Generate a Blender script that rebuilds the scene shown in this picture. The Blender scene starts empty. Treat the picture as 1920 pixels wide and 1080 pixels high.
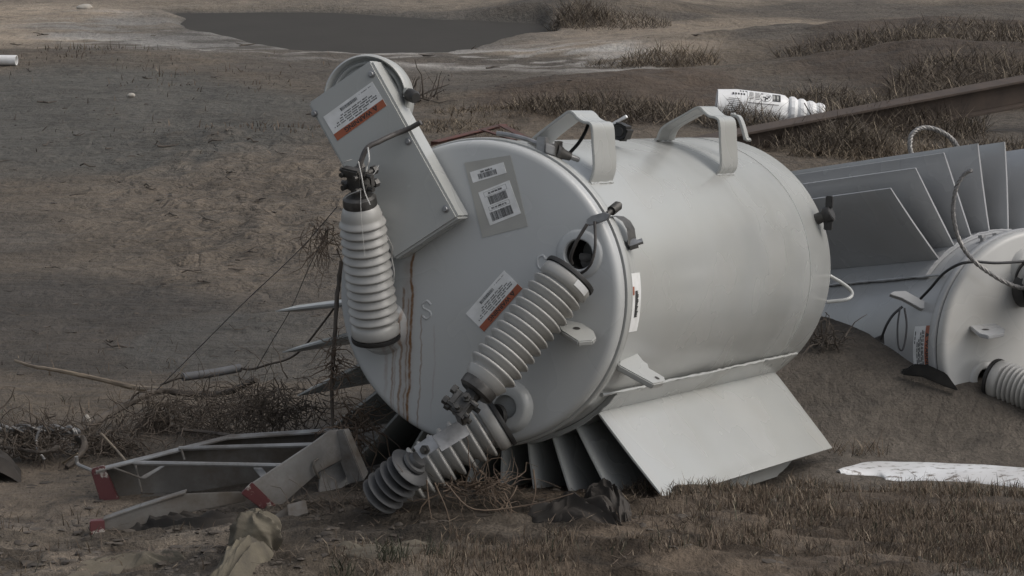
import bpy, bmesh, math, random
import numpy as np
from mathutils import Vector, Matrix

# ------------------------------------------------------------------ camera, sky, sun, exposure
SC = bpy.context.scene
COL = SC.collection
FPX, CAMH, PITCH = 6000.0, 1.9, math.atan(1020 / 6000.0)
cam = bpy.data.cameras.new('camera'); camo = bpy.data.objects.new('camera', cam); COL.objects.link(camo)
cam.sensor_width = 36.0; cam.lens = FPX / 1920 * 36.0; cam.clip_start = 0.1; cam.clip_end = 3000
camo.location = (0, 0, CAMH); camo.rotation_euler = (math.pi / 2 - PITCH, 0, 0)
SC.camera = camo
SUN_EL, SUN_AZ = math.radians(47), math.radians(100)      # azimuth clockwise from +Y
world = bpy.data.worlds.new('World'); SC.world = world; world.use_nodes = True
wn = world.node_tree; bg = wn.nodes['Background']
sky = wn.nodes.new('ShaderNodeTexSky'); sky.sky_type = 'NISHITA'; sky.sun_disc = False
sky.sun_elevation = SUN_EL; sky.sun_rotation = SUN_AZ; sky.air_density = 1.0; sky.dust_density = 4.0; sky.ozone_density = 0.6
hsv = wn.nodes.new('ShaderNodeHueSaturation'); hsv.inputs['Saturation'].default_value = 0.4      # grey overcast
wn.links.new(sky.outputs[0], hsv.inputs['Color']); wn.links.new(hsv.outputs[0], bg.inputs[0]); bg.inputs[1].default_value = 0.125
sl = bpy.data.lights.new('sun', 'SUN'); sl.energy = 0.55; sl.angle = math.radians(50); sl.color = (1.0, 0.96, 0.9)
so = bpy.data.objects.new('sun', sl); COL.objects.link(so); so.location = (8, -2, 9)
sdir = Vector((math.sin(SUN_AZ) * math.cos(SUN_EL), math.cos(SUN_AZ) * math.cos(SUN_EL), math.sin(SUN_EL)))
so.rotation_euler = (-sdir).to_track_quat('-Z', 'Y').to_euler()
SC.view_settings.view_transform = 'Standard'; SC.view_settings.look = 'None'
SC.view_settings.exposure = 0.34; SC.view_settings.gamma = 1.0

rnd = random.Random(7)
CO = np.array([0, 0, CAMH]); cP, sP = math.cos(PITCH), math.sin(PITCH)

# ------------------------------------------------------------------ pixel <-> world helpers
def ray(px, py):
    x = (px - 960) / FPX; y = (540 - py) / FPX
    return np.array([x, cP + y * sP, -sP + y * cP])
def P(px, py, Y):
    d = ray(px, py); return CO + d * (Y / d[1])
def onplane(px, py, P0, N):
    d = ray(px, py); P0 = np.asarray(P0, float); N = np.asarray(N, float)
    return CO + d * (((P0 - CO) @ N) / (d @ N))
def unit(v):
    v = np.asarray(v, float); return v / np.linalg.norm(v)
class Frame:
    def __init__(s, C, az, el):
        az, el = math.radians(az), math.radians(el); s.C = np.array(C, float)
        s.n = -np.array([math.cos(el) * math.sin(az), math.cos(el) * math.cos(az), math.sin(el)])
        s.e1 = unit(np.cross([0, 0, 1.], s.n)); s.e2 = np.cross(s.n, s.e1)
    def W(s, u, v, w): return s.C + s.e1 * u + s.e2 * v + s.n * w
    def pol(s, r, deg, w): a = math.radians(deg); return s.W(r * math.cos(a), r * math.sin(a), w)
    def rad(s, deg): a = math.radians(deg); return s.e1 * math.cos(a) + s.e2 * math.sin(a)
    def L(s, px, py, w=0.): return onplane(px, py, s.C + s.n * w, s.n)
    def loc(s, p): q = np.asarray(p) - s.C; return q @ s.e1, q @ s.e2, q @ s.n
    def cyl(s, px, py, R):
        d = ray(px, py); o = CO - s.C
        a = np.array([d @ s.e1, d @ s.e2]); b = np.array([o @ s.e1, o @ s.e2])
        A, B, C = a @ a, 2 * a @ b, b @ b - R * R; D = max(B * B - 4 * A * C, 0)
        t = (-B - math.sqrt(D)) / 2 / A; p = b + t * a
        return math.degrees(math.atan2(p[1], p[0])), (o + t * d) @ s.n
    def mat(s):
        M = Matrix.Identity(4)
        for i, e in enumerate((s.e1, s.e2, s.n)):
            for k in range(3): M[k][i] = e[k]
        for k in range(3): M[k][3] = s.C[k]
        return M

# ------------------------------------------------------------------ noise and terrain
_r = np.random.RandomState(11); LAT = _r.rand(256, 256)
def vnoise(x, y):
    x = np.asarray(x, float); y = np.asarray(y, float)
    xi = np.floor(x).astype(int); yi = np.floor(y).astype(int); fx = x - xi; fy = y - yi
    fx = fx * fx * (3 - 2 * fx); fy = fy * fy * (3 - 2 * fy)
    g = lambda i, j: LAT[i & 255, j & 255]
    return (g(xi, yi) * (1 - fx) + g(xi + 1, yi) * fx) * (1 - fy) + (g(xi, yi + 1) * (1 - fx) + g(xi + 1, yi + 1) * fx) * fy
def fbm(x, y, o=4):
    s = 0; a = .5; t = 0
    for i in range(o):
        s = s + a * vnoise(x * 2 ** i + 17.3 * i, y * 2 ** i + 9.1 * i); t += a; a *= .5
    return s / t
def sstep(a, b, x):
    t = np.clip((np.asarray(x, float) - a) / (b - a), 0, 1); return t * t * (3 - 2 * t)
def flat(px, py):
    d = ray(px, py); q = CO + d * (-CAMH / d[2]); return q[0], q[1]
def gpix(x, y):            # pixel of a ground point (z = 0)
    z = -CAMH; d = y * cP - z * sP; u = y * sP + z * cP
    return 960 + FPX * x / d, 540 - FPX * u / d
MOUNDS = []                # x, y, rx, ry, height
def mound(px, py, rx, ry, h):
    x, y = flat(px, py); MOUNDS.append((x, y, rx, ry, h))
mound(1130, 190, .75, .5, .13); mound(950, 235, .7, .35, .06); mound(1760, 165, 1.5, .7, .22); mound(1900, 110, 1.2, 1.2, .15)
mound(1600, 262, .45, .4, .07); mound(1250, 105, .9, .5, .07); mound(1120, 20, .7, .8, .16); mound(520, 265, 1.0, .35, .05)
mound(480, 300, .9, .5, .03); mound(1600, 85, 1.6, .8, .10); mound(250, 112, 1.3, .6, .06)
def pool_mask(x, y):
    px, py = gpix(x, y)
    n = (fbm(x * 1.3, y * .7) - .5)
    top = 14 + 20 * sstep(560, 1050, px) + 8 * n
    bot = 96 - 34 * sstep(820, 1040, px) + 10 * n + 4 * np.sin(px / 90)
    lef = 300 + 260 * sstep(30, 95, py) + 160 * n
    rig = 1040 + 60 * n - 10 * np.abs(py - 50) / 10
    return sstep(-3, 3, py - top) * sstep(-3, 3, bot - py) * sstep(-30, 30, px - lef) * sstep(-14, 14, rig - px)
def hgt(x, y):
    x = np.asarray(x, float); y = np.asarray(y, float)
    z = (fbm(x * .55, y * .55 + 3) - .5) * .06 * sstep(9.5, 13, y)
    z = z + (fbm(x * 2.2 + 5, y * 2.2, 4) - .5) * .035
    z = z + (fbm(x * 9 + 5, y * 7, 3) - .5) * .014 + (fbm(x * 31, y * 27, 2) - .5) * .009 * sstep(8.6, 7.9, y)
    z = z + .055 * np.exp(-((x + .0) / .72) ** 4 - ((y - 7.65) / .5) ** 4)
    fr_ = sstep(7.95, 7.6, y); z = z + fr_ * (.045 * (.5 - np.abs(fbm(x * 3.5 + 7, y * 8, 3) - .5) * 2) - .012 + .02 * (fbm(x * 13 + 3, y * 19, 3) - .5))
    # hollow beside the regulator, mud heaped against the second one
    z = z - .15 * sstep(7.75, 8.9, y) * sstep(9.75, 9.1, y) * sstep(-.2, .5, x) * sstep(3.2, 1.9, x)
    z = z + .08 * np.exp(-((x - 1.05) / .42) ** 2 - ((y - 10.0) / .42) ** 2) + .04 * np.exp(-((x - 1.32) / .5) ** 2 - ((y - 9.42) / .22) ** 2)
    ex, ey = .92 - .37, 9.02 - 7.75; tt = np.clip(((x - .39) * ex + (y - 7.73) * ey) / (ex * ex + ey * ey), 0, 1); dd = np.hypot(x - .39 - tt * ex, y - 7.73 - tt * ey)
    z = z + .014 * np.exp(-(dd / .07) ** 2) * (.3 + 1.2 * fbm(x * 7, y * 7, 2))
    for (mx, my, rx, ry, h) in MOUNDS:
        z = z + h * np.exp(-((x - mx) / rx) ** 2 - ((y - my) / ry) ** 2) * (.75 + .5 * fbm(x * 3, y * 3, 3))
    # trampled, rippled sand behind and left of the regulator
    px, py = gpix(x, y)
    m = np.exp(-((px - 450) / 260) ** 2 - ((py - 400) / 130) ** 2)
    rp = np.abs(fbm(x * 5 + 2, y * 3.2, 3) - .5) * 2
    z = z + m * (.06 * rp - .02)
    z = z * (1 - .97 * pool_mask(x, y)) - .05 * pool_mask(x, y)
    return z
def H(x, y): return float(hgt(np.array([x]), np.array([y]))[0])
def G(px, py, dz=0.):      # where the ray of a pixel meets the terrain (lifted dz)
    z = 0.
    for i in range(6):
        d = ray(px, py); q = CO + d * ((z + dz - CAMH) / d[2]); z = H(q[0], q[1])
    return np.array([q[0], q[1], z + dz])

# ------------------------------------------------------------------ materials
def lin(r, g, b, k=1.0):
    f = lambda c: ((c / 255 + .055) / 1.055) ** 2.4 if c > 10 else c / 255 / 12.92
    return (f(r) * k, f(g) * k, f(b) * k, 1)
class NT:
    def __init__(s, name):
        s.m = bpy.data.materials.new(name); s.m.use_nodes = True; s.t = s.m.node_tree
        s.b = s.t.nodes['Principled BSDF']
    def n(s, typ, **kw):
        x = s.t.nodes.new('ShaderNode' + typ)
        for k, v in kw.items():
            if k.startswith('i_'):
                key = k[2:]; x.inputs[int(key) if key.isdigit() else key].default_value = v
            else: setattr(x, k, v)
        return x
    def l(s, a, b): s.t.links.new(a, b)
    def coord(s, scale=(1, 1, 1), kind='Object'):
        tc = s.n('TexCoord'); mp = s.n('Mapping'); mp.inputs['Scale'].default_value = scale
        s.l(tc.outputs[kind], mp.inputs[0]); return mp.outputs[0]
    def noise(s, co, scale, detail=5, rough=.55, dist=0.):
        x = s.n('TexNoise'); s.l(co, x.inputs['Vector']); x.inputs['Scale'].default_value = scale
        x.inputs['Detail'].default_value = detail; x.inputs['Roughness'].default_value = rough; x.inputs['Distortion'].default_value = dist
        return x.outputs['Fac']
    def ramp(s, fac, a, b):
        x = s.n('MapRange'); x.inputs[1].default_value = a; x.inputs[2].default_value = b; x.clamp = True
        s.l(fac, x.inputs[0]); return x.outputs[0]
    def mix(s, fac, a, b, typ='MIX'):
        x = s.n('Mix', data_type='RGBA', blend_type=typ); 
        for v, i in ((fac, 0), (a, 6), (b, 7)):
            if isinstance(v, (int, float)): x.inputs[i].default_value = v
            elif isinstance(v, tuple): x.inputs[i].default_value = v
            else: s.l(v, x.inputs[i])
        return x.outputs[2]
    def math(s, op, a, b=None):
        x = s.n('Math', operation=op)
        for v, i in ((a, 0), (b, 1)):
            if v is None: continue
            if isinstance(v, (int, float)): x.inputs[i].default_value = v
            else: s.l(v, x.inputs[i])
        return x.outputs[0]
    def bump(s, h, strength, dist):
        x = s.n('Bump'); x.inputs['Strength'].default_value = strength; x.inputs['Distance'].default_value = dist
        s.l(h, x.inputs['Height']); s.l(x.outputs[0], s.b.inputs['Normal'])
    def base(s, c):
        if isinstance(c, tuple): s.b.inputs['Base Color'].default_value = c
        else: s.l(c, s.b.inputs['Base Color'])
    def set(s, **kw):
        for k, v in kw.items():
            inp = s.b.inputs[k.replace('_', ' ')]
            if isinstance(v, (int, float)): inp.default_value = v
            else: s.l(v, inp)
def simple(name, c1, c2=None, scale=8, rough=.5, metal=0., bump=0., bscale=60, spec=.5, lo=.35, hi=.65, stretch=(1, 1, 1), bdist=.002):
    t = NT(name); co = t.coord(stretch)
    if c2 is None: t.base(c1)
    else: t.base(t.mix(t.ramp(t.noise(co, scale), lo, hi), c1, c2))
    t.set(Roughness=rough, Metallic=metal, Specular_IOR_Level=spec)
    if bump: t.bump(t.noise(co, bscale), bump, bdist)
    return t.m
MUD = lin(104, 90, 76)
def paint(name, streaks=(), dirt=.4, base=(.365, .372, .362, 1)):
    t = NT(name); co = t.coord()
    c = t.mix(t.ramp(t.noise(co, 2.3, 2), .35, .75), base, (base[0] * .93, base[1] * .92, base[2] * .89, 1))
    # dried splashes and dust
    fine = t.noise(co, 5, 2, .5); big = t.noise(co, 3.1, 4)
    d = t.math('MULTIPLY', t.ramp(fine, .35, .9), t.ramp(big, .42, .7))
    c = t.mix(t.math('MULTIPLY', d, dirt), c, (base[0] * .9, base[1] * .84, base[2] * .74, 1))
    sm = t.noise(t.coord((5, 1.0, 2.2)), 1.2, 2, .5); c = t.mix(t.math('MULTIPLY', t.ramp(sm, .5, .78), .35), c, (base[0] * 1.14, base[1] * 1.13, base[2] * 1.1, 1))
    c = t.mix(t.math('MULTIPLY', t.ramp(t.noise(t.coord((1, 1, .5)), 1.3, 2, .5), .5, .8), .22), c, (base[0] * .8, base[1] * .76, base[2] * .7, 1))
    run = t.noise(t.coord((9, .8, 3)), 1.2, 2)
    c = t.mix(t.math('MULTIPLY', t.math('MULTIPLY', t.ramp(run, .45, .85), t.ramp(big, .35, .75)), dirt * .7), c, (base[0] * .78, base[1] * .72, base[2] * .63, 1))
    if streaks:
        sx = t.n('SeparateXYZ'); t.l(t.coord(), sx.inputs[0]); u, v = sx.outputs[0], sx.outputs[1]
        wob = t.math('MULTIPLY', t.math('SUBTRACT', t.noise(t.coord((3, 7, 1)), 1.7, 4), .5), .034)
        uu = t.math('ADD', u, wob); grain = t.ramp(t.noise(co, 45, 5), .1, .55)
        for (u0, w, v1, v0, k) in streaks:
            a = t.math('ABSOLUTE', t.math('SUBTRACT', uu, u0)); a = t.n('MapRange', i_1=w, i_2=w * .25) if False else t.ramp(a, w, w * .3)
            b = t.math('MULTIPLY', t.ramp(v, v1 + .004, v1 - .004), t.ramp(v, v0, v0 + .08))
            m = t.math('MULTIPLY', t.math('MULTIPLY', a, b), t.math('MULTIPLY', grain, k))
            c = t.mix(m, c, (.17, .09, .042, 1))
    t.base(c)
    t.set(Roughness=t.ramp(fine, -.25, 2.7), Specular_IOR_Level=.5)
    return t.m
M = {}
M['porcelain'] = simple('grey_porcelain', (.37, .362, .34, 1), (.29, .28, .26, 1), 7, .33, bump=.04, lo=.4, hi=.75)
M['polymer'] = simple('grey_polymer', (.045, .046, .048, 1), (.085, .083, .08, 1), 10, .5)
M['rubber'] = simple('black_rubber', (.012, .012, .012, 1), (.03, .028, .026, 1), 20, .55)
M['hole'] = simple('dark_interior', (.02, .019, .018, 1), (.035, .03, .026, 1), 20, .7)
M['darkmetal'] = simple('tarnished_bronze', (.045, .043, .04, 1), (.11, .105, .098, 1), 26, .5, .5, bump=.25, bscale=90)
M['bracketmetal'] = simple('galvanised_steel', (.34, .34, .34, 1), (.22, .22, .22, 1), 30, .42, .7, bump=.06)
M['alu'] = simple('weathered_aluminium', (.36, .355, .345, 1), (.2, .192, .182, 1), 9, .48, .55, bump=.08, lo=.3, hi=.72, stretch=(1, 1, 1))
M['_'] = simple('dirty_aluminium', (.16, .153, .142, 1), (.09, .083, .074, 1), 7, .6, .3, bump=.1)
def muddy_metal(name, a, b, mud, lo, hi, metal):
    t = NT(name); co = t.coord(); c = t.mix(t.ramp(t.noise(co, 9, 6), .3, .72), a, b); k = t.ramp(t.noise(co, 6.5, 7, .65), lo, hi)
    t.base(t.mix(k, c, mud)); t.set(Roughness=t.ramp(k, -.9, 1.1), Metallic=t.math('MULTIPLY', t.math('SUBTRACT', 1.0, k), metal)); t.bump(t.noise(co, 70, 5), .25, .002); return t.m
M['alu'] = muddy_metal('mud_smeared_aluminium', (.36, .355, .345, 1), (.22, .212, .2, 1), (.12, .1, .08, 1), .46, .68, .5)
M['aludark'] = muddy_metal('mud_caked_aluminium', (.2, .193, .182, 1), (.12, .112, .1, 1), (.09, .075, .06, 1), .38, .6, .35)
t = NT('chipped_red_paint'); co = t.coord()
t.base(t.mix(t.ramp(t.noise(co, 24, 6, .7), .56, .62), t.mix(t.noise(co, 9), (.12, .026, .027, 1), (.07, .02, .02, 1)), (.36, .33, .29, 1))); t.set(Roughness=.55); M['red'] = t.m
M['white'] = simple('white_plastic', (.74, .74, .73, 1), (.6, .58, .55, 1), 9, .38, lo=.45, hi=.8)
t = NT('speckled_white_panel'); co = t.coord()
t.base(t.mix(t.ramp(t.noise(t.coord((1, 1.6, 1)), 30, 5, .65), .56, .64), t.mix(t.ramp(t.noise(co, 5), .4, .7), (.7, .71, .72, 1), (.55, .54, .53, 1)), (.16, .14, .12, 1))); t.set(Roughness=.42); M['speckle'] = t.m
M['labelwhite'] = simple('label_paper', (.72, .72, .71, 1), (.6, .6, .58, 1), 30, .5)
M['orange'] = simple('label_orange', (.36, .1, .045, 1), (.28, .08, .038, 1), 30, .5)
M['ink'] = simple('label_ink', (.025, .025, .025, 1), None, rough=.6)
M['tape'] = simple('aged_clear_tape', (.36, .355, .33, 1), (.33, .325, .3, 1), 15, .35)
M['wire'] = simple('pale_wire', (.5, .49, .46, 1), (.33, .32, .3, 1), 60, .5)
M['rope'] = simple('steel_wire_rope', (.27, .26, .25, 1), (.15, .145, .14, 1), 150, .45, .5, bump=.4, bscale=220)
M['blackcable'] = simple('black_cable', (.012, .012, .013, 1), None, rough=.4)
M['browncable'] = simple('weathered_cable', (.05, .045, .042, 1), (.085, .075, .068, 1), 40, .55)
M['rust'] = simple('rusted_steel', (.046, .035, .029, 1), (.075, .055, .043, 1), 12, .85, bump=.3, bscale=60, lo=.3, hi=.7)
M['redrust'] = simple('red_rusted_angle', (.1, .035, .025, 1), (.055, .028, .022, 1), 14, .8, bump=.2)
M['bark'] = simple('wet_bark', (.05, .04, .032, 1), (.1, .082, .065, 1), 18, .8, bump=.5, bscale=60, stretch=(1, 1, 1))
M['cane'] = simple('dry_cane', (.26, .205, .14, 1), (.15, .115, .08, 1), 11, .65, bump=.2)
M['foam'] = simple('grey_foam_tube', (.11, .112, .118, 1), (.075, .074, .074, 1), 16, .75, bump=.2)
M['mudcloth'] = simple('mud_stained_sacking', (.115, .1, .074, 1), (.075, .064, .051, 1), 5, .9, bump=.5, bscale=160, lo=.3, hi=.7)
M['sack'] = simple('khaki_sacking', (.14, .122, .088, 1), (.06, .052, .041, 1), 14, .9, bump=.5, bscale=180, lo=.3, hi=.7)
M['darkcloth'] = simple('muddy_dark_cloth', (.02, .0175, .015, 1), (.042, .034, .027, 1), 6, .85, bump=.3, bscale=120)
M['stone'] = simple('pale_shell', (.42, .39, .34, 1), (.3, .27, .23, 1), 20, .7)
def vcol(name, rough=.75, bump=0., spec=.3):
    t = NT(name); a = t.n('Attribute', attribute_name='Col'); co = t.coord()
    c = t.mix(t.ramp(t.noise(co, 25, 4), .2, .8), (.7, .7, .7, 1), (1.25, 1.25, 1.25, 1))
    t.base(t.mix(1.0, a.outputs['Color'], c, 'MULTIPLY')); t.set(Roughness=rough, Specular_IOR_Level=spec)
    if bump: t.bump(t.noise(co, 80), bump, .003)
    return t.m
M['blade'] = vcol('dead_grass')

# ------------------------------------------------------------------ mesh building
ROOTM = {}
class MB:
    def __init__(s): s.v = []; s.f = []; s.c = []
    def add(s, v, f, c=None):
        o = len(s.v); s.v += [tuple(map(float, q)) for q in v]; s.f += [tuple(i + o for i in q) for q in f]
        if c is not None: s.c += [c] * len(v) if isinstance(c, tuple) else list(c)
    def box(s, c, x, y, z):
        c, x, y, z = map(lambda q: np.asarray(q, float), (c, x, y, z))
        v = [c + i * x + j * y + k * z for k in (-1, 1) for j in (-1, 1) for i in (-1, 1)]
        s.add(v, [(0, 2, 3, 1), (4, 5, 7, 6), (0, 1, 5, 4), (2, 6, 7, 3), (0, 4, 6, 2), (1, 3, 7, 5)])
    def prism(s, poly, vec):
        n = len(poly); a = [np.asarray(p, float) for p in poly]; b = [p + np.asarray(vec, float) for p in a]
        s.add(a + b, [tuple(range(n))[::-1], tuple(range(n, 2 * n))] + [(i, (i + 1) % n, n + (i + 1) % n, n + i) for i in range(n)])
    def tube(s, pts, r, n=8, c=None, cap=True, rough=0.):
        pts = [np.asarray(p, float) for p in pts]; m = len(pts)
        rr = r if isinstance(r, (list, tuple)) else [r] * m
        V = []; F = []; prev = None
        for i, p in enumerate(pts):
            t = unit(pts[min(i + 1, m - 1)] - pts[max(i - 1, 0)] + 1e-9)
            if prev is None:
                a = np.cross(t, [0, 0, 1.]); a = a if np.linalg.norm(a) > .05 else np.cross(t, [1., 0, 0])
            else: a = prev - t * (prev @ t)
            a = unit(a); prev = a; b = np.cross(t, a)
            for k in range(n):
                an = 2 * math.pi * k / n; q = rr[i] * (1 + (rnd.random() - .5) * rough)
                V.append(p + q * (math.cos(an) * a + math.sin(an) * b))
        for i in range(m - 1):
            for k in range(n):
                F.append((i * n + k, i * n + (k + 1) % n, (i + 1) * n + (k + 1) % n, (i + 1) * n + k))
        if cap: F += [tuple(range(n))[::-1], tuple(range((m - 1) * n, m * n))]
        s.add(V, F, c)
    def lathe(s, prof, o, ax, n=48, a0=0., a1=360., e=None):
        o = np.asarray(o, float); ax = unit(ax)
        a = np.cross(ax, [0, 0, 1.]) if e is None else np.asarray(e, float); a = a if np.linalg.norm(a) > .05 else np.array([1., 0, 0]); a = unit(a - ax * (a @ ax)); b = np.cross(ax, a)
        full = abs(a1 - a0) > 359; k = n if full else n + 1; V = []; F = []; m = len(prof)
        for (r, h) in prof:
            for i in range(k):
                t = math.radians(a0 + (a1 - a0) * i / n); V.append(o + ax * h + max(r, 1e-5) * (math.cos(t) * a + math.sin(t) * b))
        for j in range(m - 1):
            for i in range(n):
                i2 = (i + 1) % k
                F.append((j * k + i, j * k + i2, (j + 1) * k + i2, (j + 1) * k + i))
        s.add(V, F)
    def grid(s, pts, c=None):      # pts[i][j]
        a, b = len(pts), len(pts[0])
        s.add([p for r in pts for p in r], [(i * b + j, i * b + j + 1, (i + 1) * b + j + 1, (i + 1) * b + j) for i in range(a - 1) for j in range(b - 1)], c)
    def build(s, name, mat, parent=None, bevel=0., angle=38, origin=None, fix=True, seg=2):
        Mi = Matrix.Identity(4)
        if parent is not None: Mi = ROOTM[parent.name].inverted()
        elif origin is not None: Mi = Matrix.Translation(Vector(origin)).inverted()
        elif s.v:
            a = np.array(s.v); origin = (float(a[:, 0].mean()), float(a[:, 1].mean()), float(a[:, 2].min())); Mi = Matrix.Translation(Vector(origin)).inverted()
        A = np.array(s.v) @ np.array(Mi.to_3x3()).T + np.array(Mi.translation)
        me = bpy.data.meshes.new(name); me.from_pydata(A.tolist(), [], s.f)
        if s.c:
            at = me.attributes.new('Col', 'FLOAT_COLOR', 'POINT'); at.data.foreach_set('color', np.array(s.c, dtype=np.float32).ravel())
        if bevel or fix:
            bm = bmesh.new(); bm.from_mesh(me)
            if fix: bmesh.ops.recalc_face_normals(bm, faces=bm.faces)
            if bevel:
                es = [e for e in bm.edges if len(e.link_faces) == 2 and e.calc_face_angle(0) > .5]
                bmesh.ops.bevel(bm, geom=es, offset=bevel, segments=seg, affect='EDGES', clamp_overlap=True)
            bm.to_mesh(me); bm.free()
        me.polygons.foreach_set('use_smooth', [True] * len(me.polygons)); me.set_sharp_from_angle(angle=math.radians(angle))
        me.materials.append(M[mat] if isinstance(mat, str) else mat)
        ob = bpy.data.objects.new(name, me); COL.objects.link(ob)
        if parent is not None: ob.parent = parent; ROOTM[ob.name] = ROOTM[parent.name]
        else:
            ob.location = origin; ROOTM[ob.name] = Matrix.Translation(Vector(origin))
        return ob
def thing(name, label, cat, Mx, group=None):
    o = bpy.data.objects.new(name, None); COL.objects.link(o); o.matrix_world = Mx; o.empty_display_size = .1
    ROOTM[o.name] = Mx; return tag(o, label, cat, group)
def tag(o, label, cat=None, group=None, kind=None):
    if label: o['label'] = label
    if cat: o['category'] = cat
    if group: o['group'] = group
    if kind: o['kind'] = kind
    return o
def smooth_path(pts, k=6):
    p = [np.asarray(q, float) for q in pts]; p = [2 * p[0] - p[1]] + p + [2 * p[-1] - p[-2]]; out = []
    for i in range(1, len(p) - 2):
        for j in range(k):
            t = j / k; a, b, c, d = p[i - 1:i + 3]
            out.append(.5 * (2 * b + (c - a) * t + (2 * a - 5 * b + 4 * c - d) * t * t + (3 * b - 3 * c + d - a) * t ** 3))
    out.append(p[-2]); return out
_txt = {}
def text2d(sx):
    if sx not in _txt:
        cu = bpy.data.curves.new('t', 'FONT'); cu.body = sx; cu.offset = .022; ob = bpy.data.objects.new('t', cu); COL.objects.link(ob)
        me = bpy.data.meshes.new_from_object(ob.evaluated_get(bpy.context.evaluated_depsgraph_get()))
        v = np.array([q.co[:2] for q in me.vertices]); f = [tuple(q.vertices) for q in me.polygons]
        bpy.data.objects.remove(ob); bpy.data.curves.remove(cu); bpy.data.meshes.remove(me)
        v = (v - v.min(0)) / (v.max(0) - v.min(0)); _txt[sx] = (v, f)
    return _txt[sx]

# ------------------------------------------------------------------ ground
def build_ground():
    ys = np.concatenate([np.geomspace(4.2, 6.9, 40)[:-1], np.geomspace(6.9, 9.2, 240)[:-1], np.geomspace(9.2, 26, 360)[:-1], np.geomspace(26, 1500, 50)])
    us = np.linspace(-1, 1, 560); us = np.sign(us) * (np.abs(us) * .55 + .45 * np.abs(us) ** 3)
    Y = np.repeat(ys[:, None], len(us), 1); X = us[None] * (.42 * Y + 1.0)
    Z = hgt(X, Y) * (1 - sstep(30, 60, Y)) + sstep(40, 900, Y) * 4
    px, py = gpix(X, Y)
    n1 = fbm(X * .9, Y * 1.3, 4); n2 = fbm(X * 3.1 + 40, Y * 4.1, 4); n3 = fbm(X * 1.1 + 9, Y * 5.5 + 2, 4); n4 = fbm(X * 14, Y * 12, 3)
    L = lambda c: np.array(lin(*c)[:3])
    def lay(base, col, m): return base * (1 - m[..., None]) + L(col) * m[..., None]
    C = np.zeros(X.shape + (3,)) + L((93, 85, 76))
    C = lay(C, (101, 90, 77), sstep(.42, .62, n1))
    def zone(cx, cy, rx, ry): return np.clip(np.exp(-((px - cx) / rx) ** 2 - ((py - cy) / ry) ** 2) * 1.4 + (n1 - .5) * .8, 0, 1)
    C = lay(C, (106, 95, 82), sstep(.35, .7, zone(430, 420, 330, 150)))             # brown sand
    C = lay(C, (90, 87, 81), sstep(.35, .75, zone(200, 235, 420, 90)))              # grey silt
    C = lay(C, (74, 69, 64), sstep(.35, .75, zone(180, 600, 330, 90)) * .8)
    C = lay(C, (84, 82, 78), sstep(.45, .7, zone(480, 640, 220, 70)) * .7)
    C = lay(C, (152, 136, 116), sstep(.35, .7, zone(60, 45, 300, 45)))              # pale dry sand
    C = lay(C, (136, 122, 105), sstep(.3, .7, zone(1150, 78, 280, 42)))
    C = lay(C, (140, 125, 106), sstep(.35, .7, zone(1420, 60, 240, 26)) * .9)
    C = lay(C, (134, 121, 104), sstep(.3, .7, zone(700, -8, 1000, 26)) * .8)
    C = lay(C, (98, 90, 81), sstep(.3, .7, zone(1650, 720, 320, 120)))              # wet mud by the second regulator
    C = lay(C, (86, 72, 58), sstep(.4, .7, zone(1500, 1000, 600, 130)) * .7)
    C = lay(C, (118, 105, 90), sstep(.35, .7, zone(80, 920, 240, 60)))
    C = lay(C, (108, 97, 84), sstep(.45, .7, zone(120, 1040, 260, 50)))
    C = lay(C, (80, 72, 63), sstep(.5, .75, zone(800, 1010, 330, 50)))
    C = lay(C, (84, 70, 58), sstep(.4, .75, zone(1150, 200, 260, 45)) * .8); C = lay(C, (76, 64, 54), sstep(.4, .75, zone(1780, 140, 330, 80)) * .8)
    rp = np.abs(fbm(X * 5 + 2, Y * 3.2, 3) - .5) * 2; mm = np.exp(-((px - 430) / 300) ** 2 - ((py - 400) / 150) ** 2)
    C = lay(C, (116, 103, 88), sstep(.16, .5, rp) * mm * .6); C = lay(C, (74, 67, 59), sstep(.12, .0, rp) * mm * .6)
    rq = np.abs(fbm(X * 2.1 + 22, Y * 5.2, 4) - .5) * 2; C = lay(C, (72, 68, 63), sstep(.10, .02, rq) * .35)
    # salt-white scum lines along the edge of the mud pool
    st = np.abs(fbm(X * .8 + 3, Y * 2.1, 4) - .5); edge = np.exp(-((py - (84 + (px - 500) * .06)) / 21) ** 2) * sstep(20, 160, px) * sstep(1300, 1150, px)
    edge2 = np.exp(-((py - 45) / 22) ** 2) * np.exp(-((px - 230) / 170) ** 2) * .6
    st2 = np.abs(fbm(X * 1.6 + 31, Y * 3.7, 4) - .5); pm0 = pool_mask(X, Y)
    C = lay(C, (165, 161, 155), np.clip((sstep(.12, .02, st) + .7 * sstep(.07, .01, st2)) * (edge + edge2) * 1.3, 0, 1) * .9)
    C = lay(C, (92, 89, 85), sstep(.2, .9, zone(600, 58, 520, 42)) * .65)
    pm = pool_mask(X, Y); C = lay(C, (80, 78, 74), pm * .9)
    n5 = fbm(X * 5 + 3, Y * 13, 4); fr_ = sstep(920, 985, py) * .9; C = C * (1 - fr_ + fr_ * (.55 + .95 * sstep(.3, .72, n5)))[..., None]
    g_ = C @ np.array([.3, .59, .11]); C = C * .76 + (g_[..., None] * np.array([1.0, .985, .94])) * .24
    C *= 1.07 * (.8 + .4 * n2)[..., None] * (.86 + .28 * n3)[..., None] * (.9 + .2 * n4)[..., None]
    me = bpy.data.meshes.new('ground'); a, b = X.shape
    V = np.stack([X, Y, Z], -1).reshape(-1, 3)
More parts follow.
